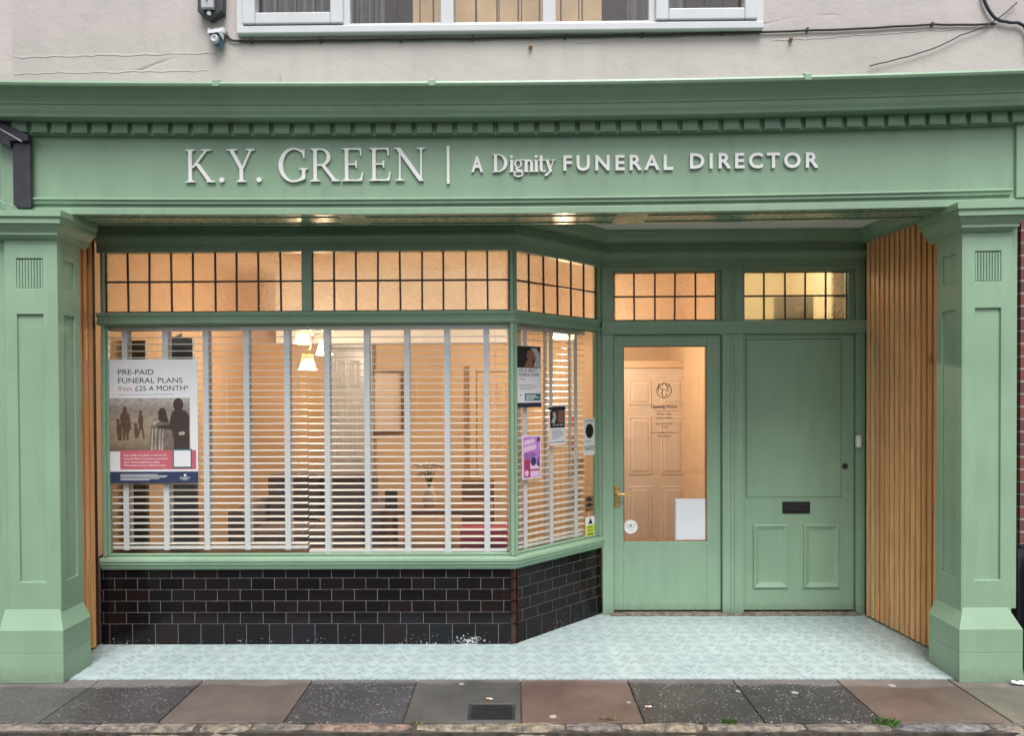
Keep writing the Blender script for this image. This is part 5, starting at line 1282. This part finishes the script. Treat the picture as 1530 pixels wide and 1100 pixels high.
# faint ledges of the old render
b = MB()
def ragged(x0, x1, z0, z1, th, seed):
    rnd = random.Random(seed); n = 26; top = []; bot = []
    for i in range(n+1):
        t = i/n; x = x0+(x1-x0)*t; z = z0+(z1-z0)*t+rnd.uniform(-.004, .004); top.append((x, z+th*rnd.uniform(.3, 1))); bot.append((x, z-th*rnd.uniform(.3, 1)))
    for i in range(n): b.add([(bot[i][0], YW-.0022, bot[i][1]), (bot[i+1][0], YW-.0022, bot[i+1][1]), (top[i+1][0], YW+.001, top[i+1][1]), (top[i][0], YW+.001, top[i][1])], [(0, 1, 2, 3)])
ragged(-2.97, -1.80, 3.602, 3.612, .008, 1); ragged(-2.97, -1.75, 3.70, 3.716, .010, 2); ragged(X(1150, YW), X(1420, YW), 3.755, 3.81, .010, 3)
b.poly([(-2.97, 3.375), (2.97, 3.395), (2.97, 3.42), (1.4, 3.408), (-2.97, 3.398)], YW-.012, YW+.001)
b.build('render_ledge', 'render', upper)

# ------------------------------------------------------------------ neighbours and the far side of the street
NB = thing('brick_building', 'dark red brick building at the right edge of the shop', 'building', (3.0, YW, 0))
b = MB(); b.box(3.03, 9.0, YW+.02, YW+.5, .75, 6.2); b.build('wall', 'brick', NB)
b = MB(); b.box(3.012, 9.0, YW+.01, YW+.5, .0, .72); b.build('wall_base', 'black_metal', NB)
b = MB(); b.box(3.06, 9.0, YW-.03, YW+.5, .721, .7495); b.build('wall_ledge', 'grey_pipe', NB)
pp = MB().tube([(3.06, YW-.06, 0), (3.06, YW-.06, .70)], .04, 14).build('drain_pipe', 'grey_pipe', None, smooth=True, origin=(3.06, YW-.06, 0)); tag(pp, 'grey plastic drain pipe at the foot of the brick building', 'pipe')
NLX = -3.06
NL = thing('neighbour_building', 'green painted neighbouring front at the left edge, beside the bracket', 'building', (-3.0, YW, 0))
b = MB(); b.box(-9.0, -3.0, YW+.03, YW+.5, 0, 3.3); b.build('front_wall', 'green', NL)
b = MB(); b.box(-9.0, -2.983, YW+.005, YW+.5, 3.301, 6.2); b.build('upper_wall', 'render', NL)
FY = -16.0
FB = thing('opposite_building', 'long low pale rendered building across the street, reflected in the shop glass', 'building', (0, FY, 0))
b = MB(); b.box(-13.0, 30, FY-.5, FY, -.1, 3.2); b.build('wall', 'far_white', FB)
b = MB(); b.box(-13.0, 30, FY-.6, FY+.06, 3.201, 3.45); b.build('roof_edge', 'far_white', FB)
b = MB(); b.box(-34, -13.001, FY-8, FY+.4, -.1, 7.5); b.build('tall_end', 'far_white', FB)
for x0 in (-11, -7.6, -4.2, -.6, 2.8, 6.2, 9.6, 13):
    b = MB(); b.box(x0, x0+1.7, FY+.0005, FY+.03, .7, 2.3); o = b.build('window', 'far_dark', FB)
    b = MB(); b.box(x0-.08, x0, FY+.0005, FY+.06, .62, 2.38); b.box(x0+1.7, x0+1.78, FY+.0005, FY+.06, .62, 2.38); b.box(x0+.81, x0+.89, FY+.031, FY+.06, .7, 2.3); b.box(x0, x0+1.7, FY+.031, FY+.06, 2.3, 2.38); b.box(x0, x0+1.7, FY+.0005, FY+.10, .62, .6995); b.build('window_frame', 'far_white', o)
b = MB(); b.box(-40, 40, FY-20, -5.0, -.12, 0.0); structure(b.build('far_pavement', 'asphalt'))

# ------------------------------------------------------------------ small things on the pavement
dc = thing('drain_cover', 'small square black iron drain cover set in the pavement', 'drain cover', (-.12, 3.74, 0))
b = MB(); b.box(-.233, .005, 3.658, 3.842, -.02, -.007); b.build('cover_frame', 'black_metal', dc, bevel=.002)
b = MB()
b.box(-.222, -.006, 3.668, 3.832, -.0068, -.004)
Mf = Matrix.Translation((-.114, 3.750, -.004)) @ Matrix.Rotation(R(-90), 4, 'X')
b.M = Mf
b.ring(0, 0, (.078, .070), (.072, .064), -.003, 0); b.ring(0, 0, (.05, .044), (.044, .038), -.003, 0)
for i in range(-3, 4): b.box(-.07, .07, -.002, 0, i*.018-.003, i*.018+.003)
b.build('cover_plate', 'black', dc, bevel=.001)
for i, (px, py, a, lab) in enumerate(((732, 1049, .2, 'cigarette end lying above the drain cover'), (1468+6, 1061, .05, 'cigarette end'), )):
    pass
def butt(px, py, a, label):
    d = EYE*FPX/(py-590); x = X(px, d); dx, dy = .017*math.cos(a), .017*math.sin(a)
    t = thing('cigarette_end', label, 'cigarette end', (x, d, 0), 'cigarette ends on the pavement')
    b = MB(); b.tube([(x-dx, d-dy, .007), (x+dx*.1, d+dy*.1, .007)], .0045, 8); b.build('filter', 'butt', t)
    b = MB(); b.tube([(x+dx*.12, d+dy*.12, .007), (x+dx, d+dy, .007)], .0043, 8); b.build('paper_tube', 'paper', t)
butt(729, 1049, -.25, 'cigarette end lying just above the drain cover')
butt(967, 1061, .05, 'cigarette end on the dark slab right of the red brown slab')
b = MB()
for i in range(14):
    xx = X(1513, 4.1)+random.uniform(-.022, .024); yy_ = 4.085+random.uniform(-.012, .012); r_ = random.uniform(.008, .016)
    b.lathe([(0, 0), (r_, .004), (r_*.9, r_*.9), (0, r_*1.3)], (xx, yy_, .002+random.uniform(0, .008)), n=6)
o = b.build('crumpled_tissue', 'paper', None, origin=(X(1513, 4.1), 4.085, 0)); tag(o, 'crumpled white tissue at the foot of the right pilaster', 'tissue')
def tuft(px, py, n, h, mat, label, spread=.05):
    d = EYE*FPX/(py-590); x = X(px, d); b = MB()
    for i in range(n):
        a = random.uniform(0, 6.28); r0 = random.uniform(0, spread); bx, by = x+r0*math.cos(a)*1.5, d+r0*math.sin(a)*.4
        hh = h*random.uniform(.4, 1); lx_, ly = random.uniform(-.03, .03), random.uniform(-.02, .01); w_ = random.uniform(.0025, .006)
        b.add([(bx-w_, by, -.01), (bx+w_, by, -.01), (bx+lx_*.5+w_*.9, by+ly*.5, hh*.6), (bx+lx_*.5-w_*.9, by+ly*.5, hh*.6), (bx+lx_, by+ly, hh)], [(0, 1, 2, 3), (3, 2, 4)])
    o = b.build('weed_tuft', mat, None, origin=(x, d, 0)); tag(o, label, 'weed'); return o
tuft(1322, 1085, 90, .035, 'grass', 'bright green weed tuft growing in the kerb joint at the right', .05)
tuft(1087, 1084, 45, .030, 'grass', 'smaller weed tuft in the kerb joint left of the bright one', .025)
tuft(907, 1079, 30, .018, 'dry_grass', 'dry weeds in the kerb joint by the red brown slab', .03)
tuft(620, 1084, 22, .014, 'dry_grass', 'faint dry weeds in the kerb joint left of the drain cover', .025)

# ------------------------------------------------------------------ groups of look-alikes
GROUPS = {'poster': 'posters on the shop windows', 'leaflet': 'posters on the shop windows', 'sticker': 'stickers on the shop glass', 'curtain': 'curtains behind the glass', 'display board': 'dark boards in the window corner',
          'cable': 'cables on the front', 'weed': 'weeds in the kerb joints'}
for o in S.objects:
    if not o.parent and o.get('category') in GROUPS and not o.get('group'): o['group'] = GROUPS[o['category']]
